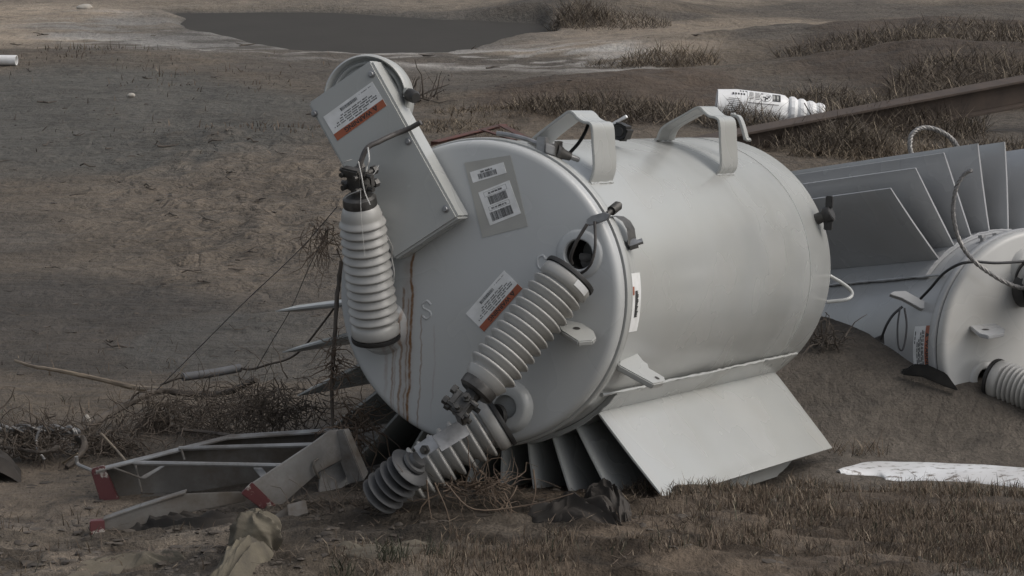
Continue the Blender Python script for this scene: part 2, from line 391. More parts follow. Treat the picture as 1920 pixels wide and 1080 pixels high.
    I = np.arange(a * b).reshape(a, b); F = np.stack([I[:-1, :-1], I[:-1, 1:], I[1:, 1:], I[1:, :-1]], -1).reshape(-1, 4)
    me.from_pydata(V.tolist(), [], F.tolist())
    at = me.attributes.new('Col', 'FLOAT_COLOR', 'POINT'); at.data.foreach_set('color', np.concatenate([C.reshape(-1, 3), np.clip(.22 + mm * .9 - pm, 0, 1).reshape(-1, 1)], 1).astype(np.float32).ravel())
    me.polygons.foreach_set('use_smooth', [True] * len(me.polygons))
    t = NT('flood_mud'); at = t.n('Attribute', attribute_name='Col'); co = t.coord((1, .55, 1))
    f1 = t.noise(co, 26, 8, .65); f2 = t.noise(co, 150, 5, .6); f3 = t.noise(t.coord((.5, 2.2, 1)), 9, 6, .6)
    c = t.mix(t.ramp(f1, .25, .75), (.78, .78, .78, 1), (1.2, 1.19, 1.17, 1))
    c2 = t.mix(t.ramp(f2, .3, .7), (.82, .82, .82, 1), (1.16, 1.16, 1.16, 1))
    c3 = t.mix(t.ramp(t.noise(co, 61, 6, .7), .66, .72), (1, 1, 1, 1), (.42, .4, .38, 1))
    t.base(t.mix(1., t.mix(1., t.mix(1., at.outputs['Color'], c, 'MULTIPLY'), c2, 'MULTIPLY'), c3, 'MULTIPLY'))
    t.set(Roughness=t.ramp(f3, .1, .9), Specular_IOR_Level=.14)
    t.b.inputs['Roughness'].default_value = .8
    mr = t.n('MapRange'); mr.inputs[1].default_value = .3; mr.inputs[2].default_value = .7; mr.inputs[3].default_value = .62; mr.inputs[4].default_value = .92
    t.l(f3, mr.inputs[0]); t.l(mr.outputs[0], t.b.inputs['Roughness'])
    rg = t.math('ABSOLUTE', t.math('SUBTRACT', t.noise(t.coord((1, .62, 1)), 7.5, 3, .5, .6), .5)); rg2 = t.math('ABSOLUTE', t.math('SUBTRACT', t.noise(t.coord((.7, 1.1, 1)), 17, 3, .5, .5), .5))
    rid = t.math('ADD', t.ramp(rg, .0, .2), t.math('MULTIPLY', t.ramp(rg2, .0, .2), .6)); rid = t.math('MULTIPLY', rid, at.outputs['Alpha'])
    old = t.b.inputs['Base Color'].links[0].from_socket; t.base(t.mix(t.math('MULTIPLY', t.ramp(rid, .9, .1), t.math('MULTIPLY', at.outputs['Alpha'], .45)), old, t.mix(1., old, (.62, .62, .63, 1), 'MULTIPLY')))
    hsum = t.math('ADD', t.math('ADD', t.math('MULTIPLY', f1, 1.0), t.math('MULTIPLY', rid, .9)), t.math('ADD', t.math('MULTIPLY', f3, .9), t.math('MULTIPLY', f2, .25)))
    t.bump(hsum, 1.0, .03)
    me.materials.append(t.m)
    o = bpy.data.objects.new('ground', me); COL.objects.link(o); tag(o, 'brown and grey flood mud spread over the whole field', kind='structure')
    # standing slurry
    w = MB(); xs = np.linspace(-3.6, 1.6, 60); yy = np.linspace(17.5, 25.5, 50)
    mW = NT('still_slurry'); co = mW.coord((1, .5, 1)); mW.base(mW.mix(mW.noise(co, 3, 5), (.052, .05, .046, 1), (.066, .062, .057, 1))); mW.set(Roughness=.7, Specular_IOR_Level=.01)
    mW.bump(mW.noise(co, 14, 4), .15, .01)
    pts = [[(x, y, -.036) for x in xs] for y in yy]; w.grid(pts)
    ow = w.build('mud_pool', mW.m, fix=False); tag(ow, 'smooth dark grey slurry pool lying beyond the field of mud', kind='structure')
build_ground()

# ------------------------------------------------------------------ voltage regulators
R = .38; RT = .377
def bead(fr, pts, name, parent, r=.004, mat=None):
    m = MB(); m.tube([p + np.array([rnd.gauss(0, .0009) for _ in range(3)]) for p in pts], [r * (.75 + .5 * rnd.random()) for _ in pts], 6)
    return m.build(name, mat, parent)
def regulator(fr, root, mat, matlid, fin0, fin1, holes):
    C, n = fr.C, fr.n
    m = MB(); m.lathe([(.0, -.03), (RT - .02, -.03), (RT, -.032), (RT, -1.69), (RT - .006, -1.703), (RT - .02, -1.71), (0, -1.71)], C, n, 128, e=fr.e1)
    tank = m.build('tank', mat, root, angle=30)
    ring = [fr.pol(RT, a, -1.5 + .004 * math.sin(a / 9)) for a in range(-176, 185, 4)]
    m = MB(); m.tube(ring, .0022, 5); m.build('weld_seam', mat, tank)
    m = MB(); m.lathe([(RT, -.062), (R + .004, -.061), (R + .006, -.057), (R + .006, -.03), (R + .004, -.027), (R - .01, -.026)], C, n, 128, e=fr.e1); m.build('rim_band', mat, root)
    m = MB(); m.lathe([(R - .012, -.0275), (R - .003, -.027), (R - .003, -.019), (R - .012, -.0185)], C, n, 128, e=fr.e1); m.build('gasket', 'rubber', root)
    m = MB(); m.lathe([(0, .014), (R * .5, .0135), (R - .02, .0125), (R - .012, .011), (R - .0065, .0075), (R - .0025, .0015), (R - .0005, -.006), (R, -.019), (R - .03, -.019), (0, -.019)], C, n, 160, e=fr.e1)
    lid = m.build('lid', matlid, root, angle=50)
    for (u, v, r) in holes:      # bushing openings cut through the lid, with raised collars
        k = MB(); k.lathe([(0, -.1), (r, -.1), (r, .1), (0, .1)], fr.W(u, v, 0), n, 40); co = k.build('cutter', matlid)
        k = MB(); k.lathe([(0, -.1), (r, -.1), (r, .1), (0, .1)], fr.W(u, v, -.03), n, 40)
        for tgt in (lid, tank):
            bo = tgt.modifiers.new('b', 'BOOLEAN'); bo.operation = 'DIFFERENCE'; bo.object = co; bo.solver = 'EXACT'
            bpy.context.view_layer.update()
            me = bpy.data.meshes.new_from_object(tgt.evaluated_get(bpy.context.evaluated_depsgraph_get())); tgt.modifiers.clear(); tgt.data = me
            me.set_sharp_from_angle(angle=math.radians(35))
        bpy.data.objects.remove(co)
        k = MB(); k.lathe([(r - .0012, -.12), (r - .001, .018), (r + .002, .0205), (r + .017, .0195), (r + .021, .017), (r + .024, .0125), (r + .028, .011)], fr.W(u, v, 0), n, 48); k.build('collar', matlid, root)
        k = MB(); k.lathe([(0, -.119), (r - .002, -.119), (r - .002, .005)], fr.W(u, v, 0), n, 40); k.build('socket', 'hole', root)
    # cooling fins on a curved header sheet
    m = MB(); lo, hi = min(fin0, fin1) - 10.5, max(fin0, fin1) + 10.8
    m.lathe([(RT + .001, -.185), (RT + .012, -.185), (RT + .012, -1.6), (RT + .001, -1.6)], C, n, 60, lo, hi, e=fr.e1); m.build('fin_header', mat, root)
    for a in (lo, hi): bead(fr, [fr.pol(RT + .008, a, -.09 - i * .028) for i in range(56)], 'weld_bead', root, .0045, mat)
    bead(fr, [fr.pol(RT + .011, lo + (hi - lo) * i / 90, -.186) for i in range(91)], 'weld_bead', root, .003, mat)
    rs = [0, .012, .05, .15, .235, .265, .276]; th = [.004, .0085, .010, .010, .009, .005, .0018]
    ws = [-.187, -.196, -.23, -.6, -1.1, -1.54, -1.572, -1.58]; tw = [.25, .6, 1, 1, 1, 1, .6, .25]
    N = 13; data = None
    for k in range(N):
        ang = fin0 + (fin1 - fin0) * k / (N - 1); rd = fr.rad(ang); tg = fr.rad(ang + 90); m = MB()
        warp = rnd.uniform(-.012, .012)
        for sgn in (1, -1):
            pts = [[fr.C + rd * (RT + .011 + r) + tg * (sgn * max(h * q, .0016) + warp * (r / .276) ** 2 * (.3 + .7 * (1 + wv / 1.6))) + n * wv for (wv, q) in zip(ws, tw)] for (r, h) in zip(rs, th)]
            m.grid(pts)
        bm_f = m
        a, b = len(rs), len(ws); off = a * b
        bd = [(i, 0) for i in range(a)] + [(a - 1, j) for j in range(1, b)] + [(i, b - 1) for i in range(a - 2, -1, -1)]
        ids = [i * b + j for i, j in bd]
        bm_f.f += [(ids[i], ids[i + 1], off + ids[i + 1], off + ids[i]) for i in range(len(ids) - 1)]
        bm_f.build('cooling_fin', mat, root, angle=28)
    return tank, lid
def bushing(p0, p1, root, sheds=11, r=.062, capmat='darkmetal', core=.8, deep=.75, cap=True, gasket=True, dome=True):
    p0, p1 = np.asarray(p0), np.asarray(p1); ax = p1 - p0; Ln = np.linalg.norm(ax); ax = ax / Ln
    pr = [(0, 0), (r * .93, 0), (r * .97, .004), (r * .97, .024), (r * .9, .03), (r * core, .034)]
    h0 = .038; h1 = Ln - .05; pitch = (h1 - h0) / sheds
    for i in range(sheds):
        b = h0 + i * pitch; k = 1 - .06 * (i / sheds)
        pr += [(r * core * k, b), (r * (core + .04) * k, b + pitch * .05), (r * .95 * k, b + pitch * .15), (r * .99 * k, b + pitch * .23), (r * k, b + pitch * .31), (r * .985 * k, b + pitch * .41), (r * (core + .66 * (1 - core)) * k, b + pitch * .6), (r * (core + .26 * (1 - core)) * k, b + pitch * .8), (r * (core + .02) * k, b + pitch * .95)]
    pr += [(r * core * .96, h1), (r * .82, h1 + .006), (r * .74, h1 + .022), (r * .62, h1 + .034), (r * .5, h1 + .04), (0, h1 + .04)]
    m = MB(); m.lathe(pr, p0, ax, 56); bs = m.build('bushing', 'porcelain', root, angle=60)
    if gasket:
        m = MB(); m.lathe([(0, -.012), (r * .98, -.012), (r * 1.0, -.008), (r * 1.0, -.001), (0, -.001)], p0, ax, 40); m.build('gasket', 'rubber', bs)
    if cap:
        m = MB(); m.lathe([(0, h1 + .036), (r * .66, h1 + .03), (r * .68, h1 + .034), (r * .66, h1 + .052), (r * .55, h1 + .058), (0, h1 + .058)], p0, ax, 40); m.build('cap', 'darkmetal', bs)
    return bs, p0 + ax * (h1 + .055), ax
def clamp(p, ax, side, root, s=1.0):      # bolted terminal clamp on the end of a bushing
    ax = unit(ax); side = unit(np.asarray(side) - ax * (np.asarray(side) @ ax)); up = np.cross(ax, side); m = MB()
    m.tube([p - ax * .01, p + ax * .03 * s], .019 * s, 12)
    m.box(p + ax * .042 * s + side * .004, ax * .026 * s, side * .024 * s, up * .017 * s)
    m.box(p + ax * .04 * s + up * .021 * s, ax * .02 * s, side * .03 * s, up * .009 * s)
    m.box(p + ax * .062 * s - up * .012 * s, ax * .012 * s, side * .03 * s, up * .012 * s)
    ob = m.build('terminal_clamp', 'darkmetal', root, bevel=.004)
    for (a, b) in ((.026, .022), (.058, .022), (.026, -.022), (.058, -.022)):
        q = p + ax * a * s + side * b * s * 1.0
        k = MB(); k.tube([q - up * .03 * s, q + up * .034 * s], .0065 * s, 8); k.tube([q + up * .03 * s, q + up * .042 * s], .0105 * s, 6)
        k.tube([q + side * np.sign(b) * .005, q + side * np.sign(b) * .03 * s], .006 * s, 7); k.tube([q + side * np.sign(b) * .006, q + side * np.sign(b) * .014 * s], .011 * s, 6)
        k.build('bolt', 'darkmetal', ob)
    return ob
def patch(mk, x0, x1, y0, y1, O, X, Y, N, h):      # a rectangle of a label, in its own 0..1 coordinates
    mk.add([O + X * a + Y * b + N * h for a, b in ((x0, y0), (x1, y0), (x1, y1), (x0, y1))], [(0, 1, 2, 3)])
def put_text(mk, s, x0, x1, y0, y1, O, X, Y, N, h):
    v, f = text2d(s); mk.add([O + X * (x0 + (x1 - x0) * a) + Y * (y0 + (y1 - y0) * b) + N * h for a, b in v], f)
def barcode(mk, x0, x1, y0, y1, O, X, Y, N, h, k=24, seed=1):
    rr = random.Random(seed); x = x0; st = (x1 - x0) / k
    while x < x1 - st * .5:
        w = st * rr.choice((.35, .5, .8)); patch(mk, x, min(x + w, x1), y0, y1, O, X, Y, N, h); x += w + st * rr.choice((.3, .4, .6))
def words(mk, x0, x1, y, hh, O, X, Y, N, h, rr):
    x = x0
    while x < x1 - .01:
        w = min(rr.uniform(.045, .15), x1 - x)
        # a word is a run of letter-high strokes too small to read
        k = max(2, int(w / .018)); 
        for i in range(k):
            a = x + w * i / k; patch(mk, a, a + w / k * rr.uniform(.55, .85), y - hh * rr.uniform(.7, 1), y + hh * rr.uniform(.6, 1.1), O, X, Y, N, h)
        x += w + .022
def warning_label(root, TL, TR, BL, N, mapf=None, lbl=None):
    TL, TR, BL = map(np.asarray, (TL, TR, BL)); X = TR - TL; Y = TL - BL; O = BL; N = unit(N)
    rr = random.Random(3)
    m = MB(); m.prism([O, O + X, O + X + Y, O + Y], N * .0009); pl = m.build('warning_label', 'labelwhite', root)
    if lbl: pl['label'] = lbl
    m = MB(); m.prism([O + Y * .735 + N * .0009, O + X + Y * .735 + N * .0009, O + X + Y + N * .0009, O + Y + N * .0009], N * .0003); m.build('header_band', 'orange', pl)
    m = MB(); put_text(m, 'WARNING', .26, .80, .775, .94, O, X, Y, N, .0015)
    tri = [(.135, .775), (.23, .775), (.183, .955)]; m.add([O + X * a + Y * b + N * .0015 for a, b in tri], [(0, 1, 2)]); m.build('lettering', 'ink', pl, fix=False)
    m = MB(); tri = [(.172, .805), (.194, .805), (.183, .885)]; m.add([O + X * a + Y * b + N * .0018 for a, b in tri], [(0, 1, 2)]); m.build('warning_triangle', 'orange', pl, fix=False)
    m = MB()
    for (y, a, b) in ((.66, .3, .66), (.57, .07, .93), (.49, .06, .86), (.41, .12, .78), (.33, .2, .74)): words(m, a, b, y, .024, O, X, Y, N, .0012, rr)
    words(m, .06, .3, .10, .012, O, X, Y, N, .0012, rr)
    m.build('small_print', 'ink', pl, fix=False)
    m = MB(); barcode(m, .36, .7, .1, .22, O, X, Y, N, .0012, 22, 4); m.build('barcode', 'ink', pl, fix=False)
    return pl
def screw(p, N, root, r=.0065, mat='bracketmetal'):
    m = MB(); m.lathe([(r * 1.5, 0), (r * 1.5, .0015), (r, .002), (r, .006), (r * .8, .0075), (0, .0075)], p, N, 12); return m.build('screw', mat, root)
def strap_loop(fr, pix, w0, width, t, root, name, mat):      # flat bar bent in the plane across the tank, width along its axis
    pts = [fr.loc(fr.L(px, py, w0))[:2] for px, py in pix]; pts = [np.array(q) for q in pts]
    pts = [q[:2] for q in smooth_path([np.append(q, 0) for q in pts], 4)]; inn = []
    for i, q in enumerate(pts):
        d = unit(pts[min(i + 1, len(pts) - 1)] - pts[max(i - 1, 0)]); inn.append(q + np.array([d[1], -d[0]]) * t)
    m = MB(); n = len(pts); V = []
    for w in (w0, w0 - width):
        V += [fr.W(q[0], q[1], w) for q in pts] + [fr.W(q[0], q[1], w) for q in inn]
    k = 2 * n; F = []
    for i in range(n - 1):
        F += [(i, i + 1, n + i + 1, n + i), (k + i, k + n + i, k + n + i + 1, k + i + 1), (i, k + i, k + i + 1, i + 1), (n + i, n + i + 1, k + n + i + 1, k + n + i)]
    F += [(0, n, k + n, k), (n - 1, k + n - 1, k + 2 * n - 1, 2 * n - 1)]
    m.add(V, F); ob = m.build(name, mat, root, angle=50, bevel=.0015)
    for q in (pts[0], pts[-1]):
        bead(fr, [fr.W(q[0], q[1], w0 - width * i / 12) for i in range(13)], 'weld_bead', ob, .004, mat)
    return ob
def plate_on(pix, P0, N, t, root, name, mat, bevel=.0015, hole=None):
    m = MB(); N = unit(N); m.prism([onplane(a, b, P0, N) for a, b in pix], -N * t); ob = m.build(name, mat, root, bevel=bevel)
    if hole:
        c = onplane(hole[0], hole[1], P0, N); k = MB(); k.lathe([(0, .0007), (hole[2], .0007)], c, N, 20); k.build('bolt_hole', 'hole', ob)
    return ob

# ---- the regulator in front
A = Frame((-.0825, 7.7978, .56), 23.25, -6.1)
hu, hv, _ = A.loc(A.L(1086, 477, .014))
STK = []
for (pxx, w, y1, y0, k) in ((776, .005, 470, 850, 1.1), (770, .022, 490, 840, .25), (757, .0045, 540, 820, .75), (740, .004, 620, 800, .6), (791, .003, 590, 850, .6), (766, .003, 560, 830, .6), (728, .007, 620, 760, .3), (815, .003, 610, 800, .2), (745, .003, 600, 800, .35)):
    a = A.loc(A.L(pxx, y1, .012)); b = A.loc(A.L(pxx, y0, .012)); STK.append((a[0], w, a[1], b[1], k))
M['paint_a'] = paint('regulator_paint'); M['lid_a'] = paint('lid_painted_light_and_rust_runs', STK, .25, (.42, .43, .43, 1))  # lid base colour lightened to stand in for light on its shaded face
rootA = thing('voltage_regulator', 'toppled grey voltage regulator with barcode stickers on its lid and lifting straps on top', 'transformer', A.mat(), 'toppled regulators')
tankA, lidA = regulator(A, rootA, 'paint_a', 'lid_a', -172.0, -48.6, [(hu, hv, .0375)])
# control cable box on the lid
bt = .088; cr = [A.L(*q, bt) for q in ((576, 194), (695, 112), (860, 408), (738, 488))]
m = MB(); m.prism(cr, -A.n * (bt - .016)); box = m.build('junction_box', 'paint_a', rootA, bevel=.006)
for q in ((590, 213), (697, 139), (766, 265), (836, 392)): screw(A.L(*q, bt), A.n, box)
warning_label(rootA, A.L(725, 198, bt), A.L(633, 264, bt), A.L(698, 153, bt), A.n)
TLw, TRw, BLw = (980, 541), (908, 622), (945, 507)
warning_label(rootA, A.L(*TLw, .0142), A.L(*TRw, .0142), A.L(*BLw, .0142), A.n)
# round position indicator behind the box
ci = A.L(691, 187, .02); ai = unit(A.n + A.e1 * .10 + A.e2 * .06); ri = .113
m = MB(); m.lathe([(0, .0), (ri * .7, 0.002), (ri * .745, .004), (ri * .77, .014), (ri * .80, .016), (ri * .83, .012), (ri * .86, .004), (ri * .89, .006), (ri * .91, .022), (ri * .945, .028), (ri * .985, .024), (ri, .012), (ri * .98, -.03), (ri * .8, -.07), (ri * .5, -.085), (0, -.085)], ci, ai, 72)
ind = m.build('position_indicator', 'paint_a', rootA, angle=50)
m = MB(); m.lathe([(ri * .42, .0021), (ri * .46, .011), (ri * .56, .011), (ri * .60, .0021)], ci, ai, 8); m.build('dial_frame', 'paint_a', ind, angle=20)
m = MB(); m.lathe([(0, .004), (ri * .42, .004)], ci, ai, 8); m.build('dial_face', M['porcelain'], ind)
kp = onplane(771, 179, ci + ai * .03, ai); m = MB(); m.lathe([(0, -.02), (.014, -.02), (.0165, -.006), (.016, .016), (.012, .023), (0, .023)], kp, unit(A.e1 * .8 + A.n * .5 - A.e2 * .2), 14); m.build('reset_knob', 'rubber', ind)
m = MB(); m.box(kp - A.e1 * .014 + A.e2 * .006, A.e1 * .006, A.e2 * .013, A.n * .008); m.build('knob_bracket', 'paint_a', ind, bevel=.003)
# asset stickers
m = MB(); m.prism([A.L(*q, .0135) for q in ((871, 305), (957, 291), (990, 424), (905, 446))], A.n * .0012); m.build('tape_backing', 'tape', rootA)
def sticker(c, nm, wr):
    q = [A.L(*k, .0148) for k in c]; O, X, Y = q[3], q[2] - q[3], q[0] - q[3]
    m = MB(); m.prism([O, O + X, O + X + Y, O + Y], A.n * .0008); s = m.build('asset_sticker', 'labelwhite', rootA, bevel=.0)
    m = MB(); wr(m, O, X, Y, A.n, .0012); m.build('print', 'ink', s, fix=False)
def wr1(m, O, X, Y, N, h):
    barcode(m, .2, .75, .15, .62, O, X, Y, N, h, 22, 2); words(m, .3, .65, .75, .09, O, X, Y, N, h, random.Random(5))
def wr2(m, O, X, Y, N, h):
    barcode(m, .22, .8, .55, .78, O, X, Y, N, h, 30, 6); barcode(m, .12, .8, .08, .34, O, X, Y, N, h, 32, 9)
    words(m, .28, .72, .87, .03, O, X, Y, N, h, random.Random(8)); words(m, .22, .7, .44, .03, O, X, Y, N, h, random.Random(9))
    for a in ((.14, .86, .80, .805), (.14, .86, .935, .94), (.14, .147, .80, .94), (.853, .86, .8, .94), (.14, .8, .385, .39), (.14, .8, .50, .505), (.14, .147, .385, .505), (.793, .8, .385, .505)): patch(m, *a, O, X, Y, N, h)
sticker(((881, 323), (946, 305), (950, 324), (887, 343)), 'a', wr1)
sticker(((897, 361), (956, 339), (977, 400), (919, 423)), 'b', wr2)
# cast letters
def emboss(s, px, py, h, rot=0):
    v, f = text2d(s); m = MB(); c = A.L(px, py, .0135)
    for b in f: pass
    # outline beads: sweep a small tube round the stroke centre line
    if s == 'S': path = [(.8, .8), (.5, 1), (.2, .8), (.25, .6), (.5, .5), (.75, .4), (.82, .2), (.5, 0), (.2, .15)]
    else: path = [(.9, .75), (.6, 1), (.2, .85), (.1, .5), (.25, .15), (.6, .0), (.9, .2)]
    pp = smooth_path([c + A.e1 * (a - .5) * h * .8 + A.e2 * (b - .5) * h for a, b in path], 5)
    m.tube([q - A.n * .0022 for q in pp], .0042, 8); return m.build('cast_letter', 'lid_a', rootA)
emboss('S', 800, 581, .045); emboss('C', 1015, 492, .034)
# bushings: one standing, one knocked out of its opening, one leaning to the ground
b1, t1, a1 = bushing(A.L(705, 627, .045), A.L(674, 372, .165), rootA, 12, .0625, core=.85)
cb = A.L(716, 612, .012); m = MB(); m.lathe([(.03, .022), (.05, .024), (.062, .02), (.068, .008), (.072, 0)], cb, A.n, 40); m.build('collar', 'lid_a', rootA)
clamp(t1, a1, A.e1 + A.n * .4, rootA, 1.05)
b2, t2, a2 = bushing(A.L(1066, 520, .085), A.L(893, 733, .25), rootA, 11, .069, core=.73)
m = MB(); q0 = A.L(1066, 520, .085); m.lathe([(.0685, .003), (.0685, .02)], q0, unit(A.L(893, 733, .25) - q0), 40, 150, 190); m.build('bushing_tag', 'labelwhite', b2)
clamp(t2, a2, A.e2 + A.e1 * .6, rootA, 1.05)
b3, t3, a3 = bushing(A.L(935, 792, .07), A.L(724, 922, .2), rootA, 8, .068, core=.66, cap=True)
cb = A.L(953, 762, .012); m = MB(); m.lathe([(.03, .02), (.05, .024), (.058, .02), (.064, .008), (.068, 0)], cb, A.n, 40); m.build('collar', 'lid_a', rootA)
m = MB(); m.lathe([(0, 0), (.03, 0), (.03, .012), (0, .012)], A.L(935, 780, .03), A.n + A.e1 * -.4, 24); m.build('gasket', 'rubber', rootA)
# polymer surge arrester strapped between the terminals
pa, pb = A.L(786, 860, .27), A.L(704, 938, .25); ax = unit(pb - pa); Ln = np.linalg.norm(pb - pa); pr = [(0, 0), (.02, 0), (.022, .004), (.022, .012), (.03, .014), (.032, .02), (.026, .024)]
for i in range(6):
    b = .022 + i * (Ln - .03) / 6; pt = (Ln - .03) / 6; k = 1 - .05 * (i % 2)
    pr += [(.028, b + pt * .1), (.054 * k, b + pt * .55), (.0555 * k, b + pt * .62), (.054 * k, b + pt * .68), (.03, b + pt * .75)]
pr += [(.03, Ln), (.012, Ln + .005), (0, Ln + .005)]
m = MB(); m.lathe(pr, pa, ax, 48); arr = m.build('surge_arrester', 'polymer', rootA, angle=45)
m = MB(); s0, s1 = A.L(790, 850, .285), A.L(872, 800, .2); sd = unit(np.cross(s1 - s0, A.n)); m.box(A.L(800, 838, .28), unit(A.L(820, 825, .265) - A.L(780, 852, .29)) * .026, sd * .018, A.n * .0025); m.build('strap', 'bracketmetal', arr, bevel=.001)
m = MB(); m.box((s0 + s1) / 2 + (s1 - s0) * .18, (s1 - s0) * .33, sd * .022, A.n * .002); m.build('strap', 'bracketmetal', arr, bevel=.001)
m = MB(); q = A.L(798, 843, .285); m.tube([q - A.n * .01, q + A.n * .02], .007, 6); m.tube([q, q + A.n * .009], .012, 6); m.build('bolt', 'darkmetal', arr)
# cables and ties on the standing bushing
tc = t1 + a1 * .055
m = MB(); m.tube(smooth_path([tc + A.e1 * .0 - A.e2 * .0, A.L(686, 281, .175), A.L(712, 265, .15), A.L(740, 252, .115), A.L(765, 242, .10), A.L(789, 229, .10)], 6), .0065, 10); m.build('lead_cable', 'browncable', rootA)
for pts, r in (([(690, 277, .18), (692, 300, .2), (688, 312, .2), (686, 332, .2)], .0022), ([(672, 303, .225), (678, 330, .235), (684, 360, .235), (694, 384, .235)], .0016), ([(640, 313, .22), (648, 303, .225), (660, 299, .22)], .0012), ([(642, 375, .21), (655, 365, .22), (676, 357, .235)], .0012), ([(676, 357, .235), (677, 400, .245), (680, 440, .24), (684, 480, .225)], .0008), ([(727, 445, .2), (736, 465, .17), (734, 480, .15), (739, 510, .13), (737, 528, .12)], .0018), ([(688, 336, .2), (702, 325, .19), (710, 310, .18)], .0012)):
    m = MB(); m.tube(smooth_path([A.L(a, b, c) for a, b, c in pts], 5), r, 6); m.build('tie_wire', 'wire', rootA)
# opening: fallen flange, contact and pulled wire
q = A.W(hu + .012, hv - .018, -.03); m = MB(); m.tube([q - A.n * .03, q + A.n * .018], .02, 12); m.box(q + A.n * .02 + A.e2 * .012, A.e1 * .018, A.e2 * .009, A.n * .012); m.build('contact_stud', 'darkmetal', rootA, bevel=.003)
lw = [A.L(1101, 420, .055), A.L(1080, 455, .06), A.L(1070, 482, .05), A.L(1073, 494, .03)]
m = MB(); m.tube(smooth_path(lw, 6), .0042, 8); m.build('ground_wire', 'browncable', rootA)
m = MB(); m.tube(smooth_path([A.L(1115, 415, .055), A.L(1116, 460, .06), A.L(1110, 490, .06), A.L(1100, 505, .05), A.L(1090, 512, .03)], 6), .0035, 8); m.build('ground_wire', 'browncable', rootA)
# lugs
plate_on([(1046, 610), (1052, 598), (1078, 596), (1113, 619), (1118, 631), (1112, 638), (1084, 640), (1050, 618)], A.L(1060, 605, .03), unit(A.e2 * .9 + A.e1 * .12 + A.n * .25), .014, rootA, 'lid_lug', 'paint_a', .003, (1081, 616, .009))
plate_on([(1164, 662), (1170, 656), (1193, 658), (1207, 676), (1216, 683), (1218, 690), (1248, 708), (1246, 716), (1226, 720), (1160, 684)], A.pol(.385, -24, -.05), unit(A.e2 * .85 + A.e1 * .45 + A.n * .12), .016, rootA, 'rim_lug', 'paint_a', .003, (1232, 709, .007))
# rim clamp at the top: T-bolt, springs and cable
tb0, tb1 = A.pol(.397, 72, -.04), A.L(1083, 299, -.10)
c0 = A.L(1022, 276, -.04); c1 = A.L(1086, 300, -.10); dd = unit(c1 - c0); m = MB()
m.tube([c0, c1], .007, 10); m.box(A.L(1017, 272, -.04), A.e1 * .012, A.e2 * .02, A.n * .012); m.box(A.L(1036, 280, -.05), dd * .012, A.e2 * .012, A.n * .02)
m.build('clamp_bolt', 'bracketmetal', rootA, bevel=.002)
m = MB(); q = A.L(1056, 289, -.075); m.lathe([(0, -.02), (.018, -.02), (.02, -.014), (.013, .0), (.01, .02), (0, .02)], q, dd, 14); m.box(q - dd * .014, dd * .003, A.e2 * .027, A.n * .02); m.build('clamp_nut', 'darkmetal', rootA)
m = MB(); m.tube(smooth_path([A.pol(.3975, 88 - i * 2.4, -.04) for i in range(9)], 2), .006, 8); m.build('clamp_band', 'bracketmetal', rootA)
m = MB(); m.tube(smooth_path([A.L(1067, 288, -.1), A.L(1085, 268, -.14), A.L(1098, 246, -.18), A.L(1104, 228, -.2), A.L(1108, 212, -.25)], 6), .0045, 8); m.build('control_cable', 'blackcable', rootA)
# clamp arm by the opening
m = MB(); arm = [(1098, 413), (1108, 405), (1132, 398), (1143, 402), (1139, 412), (1118, 420), (1102, 424)]; m.prism([A.L(a, b, .05) for a, b in arm], -A.n * .012); m.build('clamp_arm', 'bracketmetal', rootA, bevel=.002)
q0, q1 = A.L(1138, 402, .03), A.L(1162, 383, -.02); m = MB(); m.tube([q0, q1], .007, 10); m.tube([q0 + (q1 - q0) * .35, q0 + (q1 - q0) * .85], .0125, 10); m.build('clamp_bolt', 'darkmetal', rootA)
sp = [A.cyl(*q, RT + .02) for q in ((1146, 402), (1156, 406), (1166, 416), (1174, 430), (1179, 446), (1183, 458))]; pts = []
for o_ in (0, -.055): pts.append([A.pol(RT + .006 + .016 * math.sin(math.pi * (.1 + .8 * i / 5)), th_, w_ + o_) for i, (th_, w_) in enumerate(sp)])
m = MB(); m.grid(pts); m.build('spring_strap', 'darkmetal', rootA)
th_, w_ = A.cyl(1184, 458, RT + .012); q = A.pol(RT + .004, th_, w_); m = MB(); dq = unit(A.rad(th_) - A.n * .5); m.tube([q, q + dq * .022], .014, 6); m.tube([q, q + dq * .036], .0075, 8); m.build('bolt', 'bracketmetal', rootA)
# tag on the rim
def cyl_patch(fr, t0, t1, w0, w1, r, name, mat, root, k=14):
    m = MB(); o = [[fr.pol(r, t0 + (t1 - t0) * i / k, w) for w in (w0, w1)] for i in range(k + 1)]; m.grid(o); return m.build(name, mat, root, fix=False)
th0, w0 = A.cyl(1181, 513, RT); th1, w1 = A.cyl(1178, 623, RT)
lab = cyl_patch(A, th0, th1, -.078, -.135, RT + .001, 'side_label', 'labelwhite', rootA); cyl_patch(A, th0 - 5, th1 + 14, -.079, -.089, RT + .0016, 'label_stain', 'orange', lab)
m = MB()
for i in range(16):
    t = th0 + (th1 - th0) * (.3 + .45 * i / 16)
    m.add([A.pol(RT + .0018, a, w) for a, w in ((t, -.095), (t - .6, -.095), (t - .6, -.095 - rnd.uniform(.01, .024)), (t, -.115))], [(0, 1, 2, 3)])
m.build('print', 'ink', lab, fix=False)
